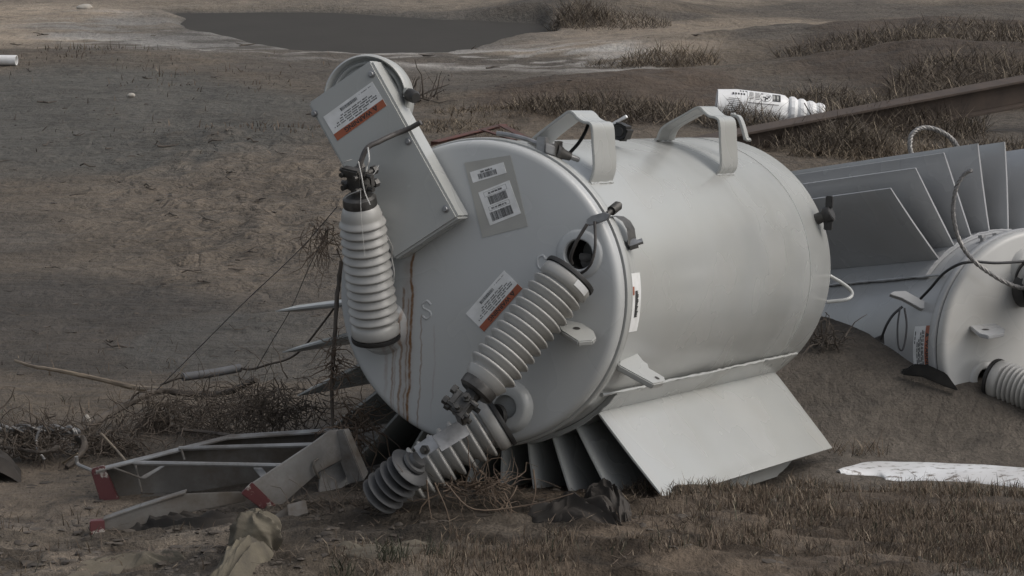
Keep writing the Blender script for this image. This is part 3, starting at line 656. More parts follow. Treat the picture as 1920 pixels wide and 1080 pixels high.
# lifting straps
wA = A.cyl(1107, 344, RT)[1]; wB = A.cyl(1344, 328, RT)[1]
strap_loop(A, [(984, 272), (1002, 254), (1022, 238), (1050, 217), (1065, 207), (1075, 211), (1084, 221), (1095, 227), (1105, 229), (1111, 239), (1113, 270), (1115, 316), (1107, 344)], wA, .148, .0065, rootA, 'lifting_strap', 'paint_a')
strap_loop(A, [(1229, 262), (1236, 244), (1248, 232), (1280, 214), (1308, 199), (1320, 208), (1330, 216), (1342, 219), (1350, 230), (1352, 270), (1353, 312), (1344, 328)], wB, .135, .0065, rootA, 'lifting_strap', 'paint_a')
strap_loop(A, [(1372, 214), (1384, 218), (1392, 236), (1399, 262)], wB - .22, .03, .008, rootA, 'strap_brace', 'paint_a')
# drain valve and end handle
q = A.pol(RT, A.cyl(1531, 411, RT)[0], A.cyl(1531, 411, RT)[1]); rd = unit(q - A.C - A.n * ((q - A.C) @ A.n)); m = MB()
m.tube([q, q + rd * .03], .017, 10); dv = m.build('drain_valve', 'darkmetal', rootA)
m = MB(); m.lathe([(0, .0), (.022, 0), (.025, .008), (.025, .022), (.022, .026), (0, .026)], q + rd * .025, rd, 10); m.box(q + rd * .04 + A.e2 * .035, A.e1 * .01, A.e2 * .018, A.n * .008); m.box(q + rd * .04 - A.e2 * .03, A.e1 * .012, A.e2 * .016, A.n * .008); m.build('valve_handle', 'rubber', dv, bevel=.004)
m = MB(); m.tube(smooth_path([A.L(1556, 517, -1.7), A.L(1578, 530, -1.72), A.L(1594, 543, -1.74), A.L(1597, 554, -1.74), A.L(1585, 562, -1.72), A.L(1550, 566, -1.7)], 6), .0055, 10); m.build('end_handle', 'paint_a', rootA)

# ---- the regulator half sunk in the mud
B = Frame((1.633, 9.646, .06), -26.55, -11.2)
M['paint_b'] = paint('second_regulator_paint', (), .45, (.36, .365, .37, 1)); M['lid_b'] = paint('second_lid_paint', (), .4, (.42, .416, .4, 1))
rootB = thing('voltage_regulator', 'grey voltage regulator half sunk in mud with its fan of cooling fins upward', 'transformer', B.mat(), 'toppled regulators')
def hl(px, py): q = B.loc(B.L(px, py, .012)); return q[0], q[1]
h1_ = hl(1848, 712); h2_ = hl(1930, 505)
tankB, lidB = regulator(B, rootB, 'paint_b', 'lid_b', 126.0, 1.2, [(h1_[0], h1_[1], .034), (h2_[0], h2_[1], .036)])
bushing(B.L(1868, 712, .07), B.L(2010, 760, .3), rootB, 11, .064, core=.74)
bushing(B.L(1940, 520, .05), B.L(2030, 600, .36), rootB, 11, .062, core=.74)
m = MB(); m.lathe([(.03, .02), (.05, .024), (.058, .02), (.066, .006), (.07, 0)], B.W(h2_[0], h2_[1], .012), B.n, 40); m.build('collar', 'lid_b', rootB)
c_ = B.W(h2_[0], h2_[1], .03); m = MB(); m.lathe([(.034, -.02), (.05, -.02), (.052, 0), (.05, .02), (.034, .02)], B.L(1926, 545, .05), unit(B.n + B.e1 * .3), 28); m.build('gasket', 'rubber', rootB)
plate_on([(1812, 606), (1822, 600), (1856, 601), (1884, 616), (1883, 624), (1853, 629), (1836, 625)], B.L(1835, 612, .03), unit(B.e2 * .95 + B.n * .22), .012, rootB, 'lid_lug', 'paint_b', .002, (1848, 618, .011))
plate_on([(1668, 551), (1676, 546), (1698, 545), (1750, 574), (1752, 578), (1748, 581), (1726, 578), (1692, 559)], B.pol(.385, 163, -.10), unit(B.e2 * .55 - B.e1 * .3 + B.n * .75), .016, rootB, 'rim_lug', 'paint_b', .0012)
ta, wa = B.cyl(1733, 611, RT); tb_, wb = B.cyl(1731, 688, RT); ta, tb_ = ta % 360, tb_ % 360; wl = B.cyl(1713, 640, RT)[1]; wr = B.cyl(1745, 640, RT)[1]
k0 = cyl_patch(B, ta, tb_ + 6, wl, wr, RT + .001, 'warning_label', 'labelwhite', rootB); k0['label'] = 'white and orange warning label curved round the tank'
wsp = wl + (wr - wl) * .66; cyl_patch(B, ta, tb_ + 6, wsp, wr, RT + .0016, 'header_band', 'orange', k0)
m = MB(); v, f = text2d('WARNING'); dth = (tb_ + 6 - ta)
m.add([B.pol(RT + .0022, ta + dth * (.26 + .68 * a), wsp + (wr - wsp) * (.2 + .6 * b)) for a, b in v], f); m.add([B.pol(RT + .0022, ta + dth * a, wsp + (wr - wsp) * b) for a, b in ((.13, .2), (.22, .2), (.175, .85))], [(0, 1, 2)]); m.build('lettering', 'ink', k0, fix=False)
m = MB(); rr = random.Random(4)
for (fx, s, e) in ((.88, .1, .9), (.76, .08, .95), (.62, .12, .9), (.5, .25, .8), (.36, .3, .85), (.14, .1, .35)):
    x = s
    while x < e:
        w = rr.uniform(.04, .1); m.add([B.pol(RT + .0018, ta + dth * a, wl + (wsp - wl) * b) for a, b in ((x, fx - .035), (x + w, fx - .035), (x + w, fx + .035), (x, fx + .035))], [(0, 1, 2, 3)]); x += w + .02
m.build('small_print', 'ink', k0, fix=False)
for (x, y) in ((1841, 448), (1868, 444)):
    q = B.L(x, y, -.1); m = MB(); up = B.e2; m.tube([q - up * .02, q + up * .012], .006, 8); m.tube([q + up * .002, q + up * .012], .0125, 6); m.tube([q - up * .02, q - up * .008], .011, 12); m.build('bolt', 'bracketmetal', rootB)
def cable(pts, r, name, mat, root, n=9):
    m = MB(); m.tube(smooth_path([B.L(a, b, c) for a, b, c in pts], 8), r, n); return m.build(name, mat, root)
cable([(1726, 560, -.12), (1745, 540, -.07), (1770, 512, -.02), (1800, 495, .03), (1830, 491, .04), (1870, 493, .05), (1925, 490, .05)], .0045, 'control_cable', 'blackcable', rootB)
cable([(1692, 575, -.16), (1675, 590, -.17), (1662, 610, -.18), (1652, 636, -.2)], .0042, 'control_cable', 'blackcable', rootB)
cable([(1688, 576, -.14), (1683, 610, -.13), (1684, 645, -.12), (1690, 657, -.11), (1696, 645, -.11), (1700, 610, -.12), (1696, 578, -.14)], .003, 'control_cable', 'blackcable', rootB)
m = MB(); q = B.L(1650, 637, -.2); m.prism([q + np.array(k) for k in ((-.016, 0, .004), (.012, 0, .016), (.014, 0, -.014), (-.004, 0, -.004))], (0, .012, 0)); m.build('cable_plug', 'rubber', rootB)
def twist(pts, r, name, mat, root, kk=14):
    c = smooth_path(pts, kk); m = MB()
    for s in range(3):
        q = []
        for i, p in enumerate(c):
            t = unit(c[min(i + 1, len(c) - 1)] - c[max(i - 1, 0)]); a = unit(np.cross(t, [.3, 1, .2])); b = np.cross(t, a); an = i * .5 + s * 2.094
            q.append(p + (a * math.cos(an) + b * math.sin(an)) * r * .5)
        m.tube(q, r * .62, 6)
    return m.build(name, mat, root)
wr1_ = twist([B.L(a, b, c) for a, b, c in ((1822, 319, .12), (1808, 327, .1), (1793, 352, .08), (1787, 392, .06), (1792, 430, .05), (1806, 465, .05), (1830, 493, .06), (1860, 515, .07), (1895, 534, .08), (1935, 545, .09))], .0065, 'wire_rope', 'rope', None)
tag(wr1_, 'grey steel wire rope sprung up across the half sunk regulator lid', 'wire rope')
wr2_ = twist([B.L(a, b, c) for a, b, c in ((1712, 300, -.9), (1706, 275, -.9), (1710, 252, -.9), (1728, 240, -.9), (1752, 242, -.9), (1775, 253, -.9), (1792, 270, -.9), (1803, 296, -.9))], .0078, 'wire_rope', 'rope', None)
tag(wr2_, 'grey steel wire rope loop arching behind the upturned cooling fins', 'wire rope')

# ------------------------------------------------------------------ broken aluminium frame in front
def PP(a): return P(*a)
def quadplate(pts, t, name, mat, root, bevel=.0015, towards=None):
    q = [P(*p) for p in pts]; n = unit(np.cross(q[1] - q[0], q[-1] - q[0])); n = n if (n @ (CO - q[0])) > 0 else -n
    m = MB(); m.prism(q, -n * t); return m.build(name, mat, root, bevel=bevel)
fb = G(420, 960); rootF = thing('broken_frame', 'broken aluminium channel frame with chipped red ends lying in the mud', 'metal frame', Matrix.Translation(Vector(fb)))
Yb = 8.02
def yb(px): return 7.98 + .10 * (px - 180) / 460
web = [(190, 879), (430, 819), (640, 805), (652, 858), (560, 905), (470, 921), (268, 926), (224, 944)]
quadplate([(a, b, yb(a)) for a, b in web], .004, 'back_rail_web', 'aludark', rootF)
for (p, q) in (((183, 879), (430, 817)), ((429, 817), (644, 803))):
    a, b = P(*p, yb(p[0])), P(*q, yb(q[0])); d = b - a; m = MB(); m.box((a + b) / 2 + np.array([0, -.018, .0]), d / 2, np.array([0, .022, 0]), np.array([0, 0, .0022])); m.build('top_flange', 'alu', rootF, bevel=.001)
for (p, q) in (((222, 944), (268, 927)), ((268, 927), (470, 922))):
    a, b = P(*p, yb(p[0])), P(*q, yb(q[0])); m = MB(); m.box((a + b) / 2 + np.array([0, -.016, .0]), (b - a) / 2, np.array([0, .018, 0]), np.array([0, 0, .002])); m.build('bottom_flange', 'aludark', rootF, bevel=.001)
quadplate([(169, 880, 7.95), (194, 873, 7.95), (223, 939, 7.94), (190, 947, 7.94)], .02, 'red_end', 'red', rootF, .002)
def yf(px): return 7.70 + .2 * (px - 455) / 230
quadplate([(a, b, yf(a)) for a, b in ((473, 906), (583, 833), (618, 807), (646, 805), (664, 850), (600, 884), (522, 953))], .005, 'front_rail_web', 'alu', rootF)
quadplate([(452, 926, 7.685), (473, 905, 7.69), (523, 954, 7.705), (509, 969, 7.70)], .012, 'red_end', 'red', rootF, .002)
quadplate([(600, 886, yf(600) + .03), (664, 852, yf(664) + .03), (684, 892, yf(684) + .02), (640, 915, yf(640) + .02), (598, 926, yf(598) + .02)], .005, 'front_rail_flange', 'alu', rootF)
quadplate([(643, 805, 7.84), (655, 803, 7.86), (692, 886, 7.86), (682, 902, 7.84)], .05, 'end_plate', 'alu', rootF, .002)
quadplate([(538, 946, 7.62), (572, 937, 7.62), (578, 962, 7.605), (541, 974, 7.605)], .006, 'angle_clip', 'alu', rootF)
quadplate([(514, 966, 7.63), (540, 948, 7.64), (542, 976, 7.62), (512, 985, 7.62)], .006, 'angle_clip', 'aludark', rootF)
def yl(px): return 7.60 + .12 * (px - 170) / 280
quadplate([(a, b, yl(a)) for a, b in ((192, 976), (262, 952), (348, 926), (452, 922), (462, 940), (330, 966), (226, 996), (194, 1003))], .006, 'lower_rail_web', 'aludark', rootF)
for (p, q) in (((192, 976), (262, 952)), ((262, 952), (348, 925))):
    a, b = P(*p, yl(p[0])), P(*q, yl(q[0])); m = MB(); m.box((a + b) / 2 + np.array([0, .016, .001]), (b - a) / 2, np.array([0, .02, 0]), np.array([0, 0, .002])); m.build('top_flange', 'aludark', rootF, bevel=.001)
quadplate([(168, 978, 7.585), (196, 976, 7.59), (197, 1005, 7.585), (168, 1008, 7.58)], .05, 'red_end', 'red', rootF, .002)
for (p, q, r, mt) in (((252, 868, 7.93), (532, 873, 7.80), .0062, 'alu'), ((336, 841, 7.98), (590, 834, 7.86), .0062, 'alu'), ((212, 877, 7.93), (263, 896, 7.9), .003, 'aludark'), ((253, 868, 7.95), (266, 924, 7.9), .0028, 'aludark'), ((340, 842, 7.97), (346, 862, 7.96), .003, 'aludark')):
    m = MB(); m.tube([P(*p), P(*q)], r, 8); m.build('cross_rod', mt, rootF)
quadplate([(260, 896, 7.89), (300, 874, 7.9), (312, 872, 7.9), (272, 898, 7.89)], .006, 'brace_strip', 'alu', rootF)
quadplate([(474, 876, 7.84), (488, 873, 7.84), (503, 890, 7.80), (490, 896, 7.80)], .006, 'brace_strip', 'alu', rootF)
m = MB(); m.tube(smooth_path([P(596, 860, yf(596) - .004), P(588, 868, yf(588) - .008), P(592, 884, yf(592) - .01), P(599, 897, yf(599) - .006)], 5), .003, 6); m.build('bent_tab', 'aludark', rootF)
m = MB(); m.tube(smooth_path([P(143, 856, 8.0), P(146, 870, 8.0), P(160, 877, 7.97), P(172, 882, 7.95)], 5), .005, 8); m.build('bent_hook', 'alu', rootF)

# ------------------------------------------------------------------ other wreckage
# rusted I-beam
p0, p1 = P(1280, 292, 14.9), P(2050, 146, 15.9); d = unit(p1 - p0); up = unit(np.array([0, -.12, 1.]) - d * (d @ np.array([0, -.12, 1.]))); sd = np.cross(d, up); c = (p0 + p1) / 2; hl_ = np.linalg.norm(p1 - p0) / 2
rt = thing('steel_beam', 'rust brown steel beam lying across the tussocks behind', 'beam', Matrix.Translation(Vector((float(c[0]), float(c[1]), 0))))
for nm, o, x, y in (('flange', up * .062, sd * .05, up * .006), ('flange', -up * .062, sd * .05, up * .006), ('web', up * 0, sd * .005, up * .0558)):
    m = MB(); m.box(c + o, d * hl_, x, y); m.build(nm, 'rust', rt, bevel=.002)
# white plastic bottle with torn label
q0, q1 = P(1343, 200, 16.2), P(1546, 216, 16.2); ax = unit(q1 - q0); Lb = np.linalg.norm(q1 - q0)
rb = thing('plastic_bottle', 'white plastic bottle with black printed label lying by the rusty beam', 'bottle', Matrix.Translation(Vector((float(q0[0]), float(q0[1]), float(min(q0[2], q1[2]) - .1)))))
rB = .1
m = MB(); m.lathe([(0, .012), (rB * .8, .004), (rB * .95, 0), (rB, .012), (rB * .97, .1), (rB * .88, Lb * .58), (rB * .86, Lb * .6), (rB * .84, Lb * .62), (rB * .72, Lb * .66), (rB * .7, Lb * .69), (0, Lb * .69)], q0, ax, 48)
for i, v in enumerate(m.v):
    v = np.array(v); h_ = (v - q0) @ ax; c_ = q0 + ax * h_; m.v[i] = tuple(c_ + (v - c_) * (1 - .10 * float(sstep(.55, .75, vnoise(v[0] * 13 + 2, v[2] * 13 + 4)))))
body = m.build('body', 'white', rb)
m = MB(); pr = [(rB * .70, Lb * .66)]
for i in range(4):
    b = Lb * (.66 + .085 * i); k = rB * (.82 - .07 * i); pr += [(k * .93, b + .002), (k, b + Lb * .02), (k, b + Lb * .05), (k * .9, b + Lb * .072), (k * .84, b + Lb * .08)]
pr += [(0, Lb)]
m = MB(); m.lathe(pr, q0, ax, 14); m.build('ribbed_cap', 'white', rb, angle=25)
e_ = unit(np.array([0, -1., .25]) - ax * (np.array([0, -1., .25]) @ ax)); f_ = np.cross(ax, e_)
def bl(t, a): r = rB * (1.0 - .125 * t / .58) + .0012; a = math.radians(a); return q0 + ax * (t * Lb) + (e_ * math.cos(a) - f_ * math.sin(a)) * r
sgn = 1 if (-f_)[2] > 0 else -1
def bpatch(m, t0, t1, a0, a1):
    for i in range(4):
        s, e = a0 + (a1 - a0) * i / 4, a0 + (a1 - a0) * (i + 1) / 4
        m.add([bl(t0, sgn * s), bl(t1, sgn * s), bl(t1, sgn * e), bl(t0, sgn * e)], [(0, 1, 2, 3)])
m = MB(); rr = random.Random(2)
bpatch(m, .50, .575, 25, 60)
for t in (.13, .155, .18, .205, .23): bpatch(m, t, t + .016, 38, 47)
for t in (.2, .225, .25): bpatch(m, t, t + .014, 55, 64)
bpatch(m, .265, .269, 15, 62); bpatch(m, .27, .56, 12, 14)
for i in range(6):
    for j in range(2): bpatch(m, .285 + .055 * j, .285 + .04 + .055 * j, 26 + i * 6, 28.5 + i * 6)
for i in range(8): bpatch(m, .08 + .015 * (i % 3), .2, -20 + i * 6, -18.5 + i * 6)
for (t, a, w, h) in ((.395, 52, .02, 7), (.41, 36, .03, 5), (.43, 30, .03, 8), (.455, 36, .02, 6), (.44, 44, .04, 4), (.425, 24, .014, 6)): bpatch(m, t, t + w, a, a + h)
m.build('label_print', 'ink', body, fix=False)
m = MB()
for i in range(28):
    a0_, a1_ = 2 * math.pi * i / 28, 2 * math.pi * (i + 1) / 28
    m.add([bl(.435 + .055 * k * math.cos(a), sgn * (40 + 19 * k * math.sin(a))) for a, k in ((a0_, 1), (a1_, 1), (a1_, .93), (a0_, .93))], [(0, 1, 2, 3)])
m.build('label_emblem', 'ink', body, fix=False)
m = MB(); bpatch(m, .505, .525, 30, 55); bpatch(m, .54, .557, 30, 55); m.build('label_window', 'tape', body, fix=False)
m = MB(); m.tube([P(1508, 193, 16.1), P(1520, 214, 16.08), P(1522, 222, 16.1)], .003, 5); m.build('wire_handle', 'rust', rb)
# white corrugated panel / siding at the right
def arch(path, wd, h, name, mat, t=.006):
    c = smooth_path(path, 8); rows = [[], []]
    m = MB(); top = []; bot = []
    for i, p in enumerate(c):
        tq = unit(c[min(i + 1, len(c) - 1)] - c[max(i - 1, 0)]); s = unit(np.cross([0, 0, 1.], tq)); w = wd[0] + (wd[1] - wd[0]) * min(1, i / 9)
        top.append([p + s * w * math.cos(a) + np.array([0, 0, h * math.sin(a) * (1 + .05 * math.sin(i))]) for a in np.linspace(0, math.pi, 12)])
        bot.append([q - np.array([0, 0, t]) for q in top[-1]])
    m.grid(top); m.grid(bot); n = len(c); k = 12; o = n * k
    m.f += [(j, j + 1, o + j + 1, o + j) for j in range(k - 1)] + [((n - 1) * k + j, (n - 1) * k + j + 1, o + (n - 1) * k + j + 1, o + (n - 1) * k + j) for j in range(k - 1)]
    m.f += [(i * k, (i + 1) * k, o + (i + 1) * k, o + i * k) for i in range(n - 1)] + [(i * k + k - 1, (i + 1) * k + k - 1, o + (i + 1) * k + k - 1, o + i * k + k - 1) for i in range(n - 1)]
    return m.build(name, mat, angle=45)
w = arch([G(1572, 893, -.01), G(1640, 886, -.008), G(1760, 889, -.004), G(1880, 895, 0), G(2060, 905, 0)], (.012, .12), .02, 'plastic_gutter', 'speckle')
tag(w, 'long white speckled plastic gutter half buried in stubble', 'gutter')
# white pipe far left
q0, q1 = G(-90, 112, .03), G(31, 111, .032); m = MB(); m.lathe([(.02, 0), (.03, 0), (.03, np.linalg.norm(q1 - q0)), (.026, np.linalg.norm(q1 - q0)), (.026, .02)], q0, q1 - q0, 20)
tag(m.build('plastic_pipe', 'white'), 'short white plastic pipe end lying far out on the mud', 'pipe')
# red rusted angle irons behind the lid
def angle_iron(a, b, w, name, mat, label):
    d = unit(b - a); m = MB(); s = unit(np.cross([0, 0, 1.], d)); m.box((a + b) / 2, (b - a) / 2, s * w, np.array([0, 0, .002])); m.box((a + b) / 2 + s * w + np.array([0, 0, -w * .5]), (b - a) / 2, s * .002, np.array([0, 0, w * .5]))
    return tag(m.build(name, mat, bevel=.001), label, 'angle iron')
angle_iron(P(815, 266, 14.6), P(945, 233, 15.2), .02, 'angle_iron', 'redrust', 'red rusted angle iron slanting up behind the regulator lid')
angle_iron(P(940, 234, 15.1), P(1012, 272, 14.4), .018, 'angle_iron', 'redrust', 'red rusted angle iron sloping down toward the front lifting strap')
angle_iron(P(905, 243, 14.9), P(965, 262, 14.5), .012, 'angle_iron', 'redrust', 'thin red rusted angle iron between the two larger ones')
# black connector behind the tank
q = A.L(1165, 247, -.62); m = MB(); m.box(q, unit(A.e1 - A.e2 * .35) * .023, unit(A.e2 + A.e1 * .35) * .021, A.n * .03); hs = m.build('connector_housing', 'rubber', rootA, bevel=.008)
m = MB(); m.box(q + A.e1 * -.006 + A.e2 * .03, unit(A.e1 + A.e2 * .6) * .022, unit(A.e2 - A.e1 * .6) * .0035, A.n * .006); m.build('white_tab', 'white', hs)
m = MB(); m.lathe([(.0, .052), (.012, .052), (.014, .048), (.02, .05), (.019, .045), (.022, .05)], q + A.e1 * .008 - A.n * .01, A.n, 20); m.build('socket', 'rubber', hs)
# mud-caked timber with a bolt hole, black rubber strip
q0, q1 = G(1824, 792, -.014), G(1990, 822, -.012); d = unit(q1 - q0); s = unit(np.cross([0, 0, 1.], d)); m = MB(); m.box((q0 + q1) / 2, (q1 - q0) / 2, s * .05, np.array([0, 0, .025])); w = m.build('timber', simple('muddy_timber', (.1, .082, .064, 1), (.055, .047, .04, 1), 14, .85, bump=.6, bscale=50), bevel=.006)
tag(w, 'mud caked square timber end sticking out of the bank', 'timber')
rs_ = [(1690, 693), (1702, 690), (1713, 682), (1740, 684), (1775, 700), (1798, 733), (1770, 724), (1730, 707), (1692, 703)]
q_ = [P(a_, b_, 9.5 - .1 * (a_ - 1690) / 108) for a_, b_ in rs_]; m = MB(); m.prism(q_, (0, .02, -.004)); tag(m.build('rubber_strip', 'rubber', bevel=.004), 'black torn rubber strip wedged under the sunken regulator rim', 'rubber strip')
# sticks, cane, foam tube
def stick(pts, r0, r1, name, mat, label, cat, n=8, k=8, group=None, rough=.25):
    c = smooth_path(pts, k); m = MB(); m.tube(c, [r0 + (r1 - r0) * i / (len(c) - 1) for i in range(len(c))], n, rough=rough); return tag(m.build(name, mat), label, cat, group)
stick([P(28, 676, 9.5), P(62, 687, 9.4), P(110, 695, 9.3), P(190, 712, 9.2), P(255, 727, 9.1), P(300, 731, 9.0)], .004, .0095, 'cane_stem', 'cane', 'pale bent cane stem resting on the root tangle', 'cane')
stick([P(343, 707, 8.9), P(395, 700, 8.95), P(450, 690, 9.0)], .012, .0125, 'foam_tube', 'foam', 'smooth grey foam tube caught in the dead branches', 'tube', 12, 4, rough=.0)
stick([P(300, 722, 8.9), P(325, 712, 8.9), P(343, 707, 8.9)], .003, .004, 'twig', 'bark', 'thin twig running into the left end of the grey foam tube', 'twig')
stick([P(450, 690, 9.0), P(470, 692, 8.95), P(500, 684, 8.9), P(560, 660, 8.8), P(640, 560, 8.4)], .004, .003, 'branch', 'bark', 'dark branch running from the foam tube up to the regulator', 'branch')
stick([P(-10, 806, 8.7), P(70, 806, 8.65), P(150, 812, 8.6), P(190, 785, 8.65), P(250, 752, 8.8), P(300, 733, 8.9), P(350, 738, 8.9), P(420, 737, 8.8), P(480, 712, 8.7)], .012, .008, 'branch', 'bark', 'long dark muddy branch snaking through the root tangle', 'branch', 8, 8, rough=.4)
stick([P(140, 812, 8.5), P(158, 830, 8.4), P(152, 850, 8.35), P(125, 876, 8.3)], .012, .007, 'branch', 'bark', 'short crooked root stub bending down to the mud', 'branch')
stick([P(340, 806, 8.6), P(400, 812, 8.55), P(450, 820, 8.4)], .005, .006, 'branch', 'bark', 'dark branch ending at the top rail of the broken frame', 'branch')
stick([P(190, 813, 8.4), P(215, 840, 8.25), P(236, 864, 8.1)], .003, .003, 'reed', 'cane', 'straight pale reed leaning on the broken frame', 'reed')
stick([P(118, 868, 8.35), P(145, 850, 8.3)], .003, .002, 'reed', 'cane', 'short pale reed beside the crooked root stub', 'reed')
stick([P(640, 490, 8.05), P(632, 560, 8.0), P(627, 640, 7.95), P(622, 720, 7.95), P(624, 800, 7.95)], .006, .0045, 'vine_stem', 'bark', 'upright dark vine stem standing beside the ribbed bushing', 'vine', rough=.5)
cables = [([(632, 388, 7.9), (560, 470, 8.1), (460, 565, 8.4), (370, 655, 8.7), (290, 735, 8.9)], .0013, 'pale cord stretched from the standing bushing to the cane'), ([(615, 430, 7.95), (580, 500, 8.1), (545, 580, 8.3), (510, 640, 8.5), (478, 696, 8.7)], .0012, 'dark cord hanging beside the long stretched cord')]
for pts, r, l in cables: stick([P(*q) for q in pts], r, r, 'cord', 'browncable', l, 'cord', 6)
def strands(path, rad, nst, r, mt, label, name='frayed_cable', cat='cable'):
    c = smooth_path(path, 10); m = MB(); rr = random.Random(len(label))
    for s in range(nst):
        ph = rr.random() * 6.28; f = rr.uniform(.25, .6); q = []
        for i, p in enumerate(c): q.append(p + rad * np.array([.1 * math.sin(i * f + ph), math.cos(i * f + ph), math.sin(i * f + ph)]) * (.6 + .4 * math.sin(i * .2 + s)))
        m.tube(q, r * rr.uniform(.7, 1.2), 6)
    return tag(m.build(name, mt), label, cat)
strands([P(-20, 800, 8.4), P(30, 802, 8.4), P(80, 806, 8.4), P(130, 808, 8.42), P(150, 812, 8.42)], .012, 5, .004, 'rope', 'bundle of grey frayed cable wound round the branch')
stick([P(74, 806, 8.36), P(68, 825, 8.35), P(72, 845, 8.33), P(84, 862, 8.32)], .004, .004, 'cable_end', 'rope', 'grey cable end curling down from the frayed bundle', 'cable')
stick([P(0, 838, 8.35), P(35, 842, 8.33), P(80, 848, 8.3), P(112, 838, 8.3)], .004, .006, 'branch', 'bark', 'knobbly pale root under the frayed cable bundle', 'branch', rough=.6)
# black ridged mat at the left edge
m = MB(); top = []
for i in range(26):
    t = i / 25; row = []
    for j in range(10):
        s = j / 9; c = G(-60 + 100 * t, 905 - 24 * s, 0); hh = .075 * math.sin(math.pi * min(1, (1 - t) * 1.0 + .02)) ** .7 * math.sin(math.pi * (.15 + .8 * s)); row.append(c + np.array([0, 0, hh + .006 * math.sin(j * 2.2 + i * .2) - .006]))
    top.append(row)
m.grid(top); tag(m.build('ridged_mat', 'darkcloth', fix=False), 'dark ridged mat humped out of the mud beside the root tangle', 'mat')
# pale shell on the branch and stones
def pebble(p, r, name, mat, label, cat, sq=(1, .8, .6), seed=1, group=None):
    bm = bmesh.new(); bmesh.ops.create_icosphere(bm, subdivisions=3, radius=1); m = MB(); rr = random.Random(seed); o = rr.random() * 50
    v = [(np.array(q.co) * (.85 + .3 * float(vnoise(q.co.x * 1.7 + o, q.co.y * 1.7 + q.co.z * 1.3))) * np.array(sq) * r + np.asarray(p)) for q in bm.verts]
    m.add(v, [tuple(x.index for x in f.verts) for f in bm.faces]); bm.free(); return tag(m.build(name, mat), label, cat, group)
pebble(P(163, 788, 8.55), .013, 'shell', 'stone', 'small pale shell fragment perched on the dark branch', 'shell', (.8, .6, 1.2), 3)
pebble(G(158, 14, .01), .05, 'stone', 'stone', 'pale stone far out beyond the slurry pool edge', 'stone', (1.2, .8, .5), 5)
pebble(G(246, 179, .01), .018, 'stone', 'stone', 'small tan stone alone on the grey silt', 'stone', (1.2, .8, .7), 6)

# ------------------------------------------------------------------ cloth and sacking in the foreground
def drape(path, widths, hump, name, mat, label, folds=7, seed=1, cat='cloth', amp=.008):
    c = smooth_path(path, 16); m = MB(); rows = []; rr = random.Random(seed); o = rr.random() * 40; nj = 72
    for i, p in enumerate(c):
        t = i / (len(c) - 1); d = unit((c[min(i + 1, len(c) - 1)] - c[max(i - 1, 0)]) * np.array([1, 1, 0]) + 1e-6); s = np.cross([0, 0, 1.], d)
        w = np.interp(t, np.linspace(0, 1, len(widths)), widths); hh = np.interp(t, np.linspace(0, 1, len(hump)), hump); row = []
        qa = np.linspace(-1, 1, nj); ga = p[None] + s[None] * (w * qa)[:, None]; za = hgt(ga[:, 0], ga[:, 1]); na = vnoise(t * 3 + o + 0 * qa, qa * 2 + 5); fa = fbm(t * 7 + o + 0 * qa, qa * 4, 3); fb_ = fbm(t * 23 + o + 0 * qa, qa * 13, 3)
        for j in range(nj):
            q = qa[j]
            f = amp * (1 - 2 * abs(math.sin(q * folds * .5 + 5 * float(na[j]) + t * 3))) * (.4 + 1.2 * float(fa[j])) + .02 * (float(fa[j]) - .5) + .003 * (float(fb_[j]) - .5)
            prof = hh * (max(0, 1 - abs(q) ** 2.2)) ** .6
            g = ga[j]; z = float(za[j]); base = p[2] * (1 - abs(q) ** 4) + z * abs(q) ** 4
            row.append(np.array([g[0], g[1], base + prof + f * (1 - abs(q) ** 6) - .004 - .02 * abs(q) ** 5 - .02 * max(0, abs(2 * t - 1) - .85) / .15]))
        rows.append(row)
    m.grid(rows); return tag(m.build(name, mat, fix=False, angle=60), label, cat)
def gp(px, py, dz=0.): return G(px, py, dz)
def bundle(c, size, name, mat, label, seed):
    bm = bmesh.new(); bmesh.ops.create_icosphere(bm, subdivisions=5, radius=1); m = MB(); o = seed * 3.7; V = []
    for v in bm.verts:
        q = np.array(v.co); an = math.atan2(q[1], q[0]); tw = an * 2.2 + q[2] * 1.1
        rd = 1 - .2 * abs(math.sin(tw * 1.5 + 2.2 * float(vnoise(q[2] * 1.5 + o, an)))) + .28 * (float(fbm(q[0] * 1.3 + o, q[1] * 1.3 + q[2] * 1.7 + o, 3)) - .5)
        if q[2] < 0: rd *= 1 + .25 * -q[2]
        V.append(c + q * rd * np.array(size))
    m.add(V, [tuple(x.index for x in f.verts) for f in bm.faces]); bm.free(); return m.build(name, mat, angle=70), m
ob_, _ = bundle(G(480, 1030) + np.array([0, 0, .04]), (.066, .05, .06), 'sacking_bundle', 'sack', '', 2); tag(ob_, 'crumpled khaki sacking bundle standing in front of the red tipped rail', 'cloth')
drape([gp(484, 1030), gp(450, 1050, .004), gp(415, 1072), gp(370, 1098)], [.055, .05, .045, .03], [.045, .036, .02, .004], 'sacking', 'sack', 'khaki sacking tail trailing down from the crumpled bundle', 8, 2, amp=.008)
drape([gp(620, 1022), gp(700, 1030), gp(800, 1026), gp(900, 1018)], [.05, .08, .07, .04], [.003, .008, .008, .003], 'sacking', 'mudcloth', 'flat ochre sacking trodden into the mud under the arrester', 5, 5, amp=.006)
drape([gp(80, 1085), gp(180, 1066), gp(270, 1052), gp(360, 1046)], [.05, .06, .05, .02], [.004, .014, .012, .003], 'sacking', 'mudcloth', 'pale muddy sacking spread at the lower bank edge', 6, 8, amp=.007)
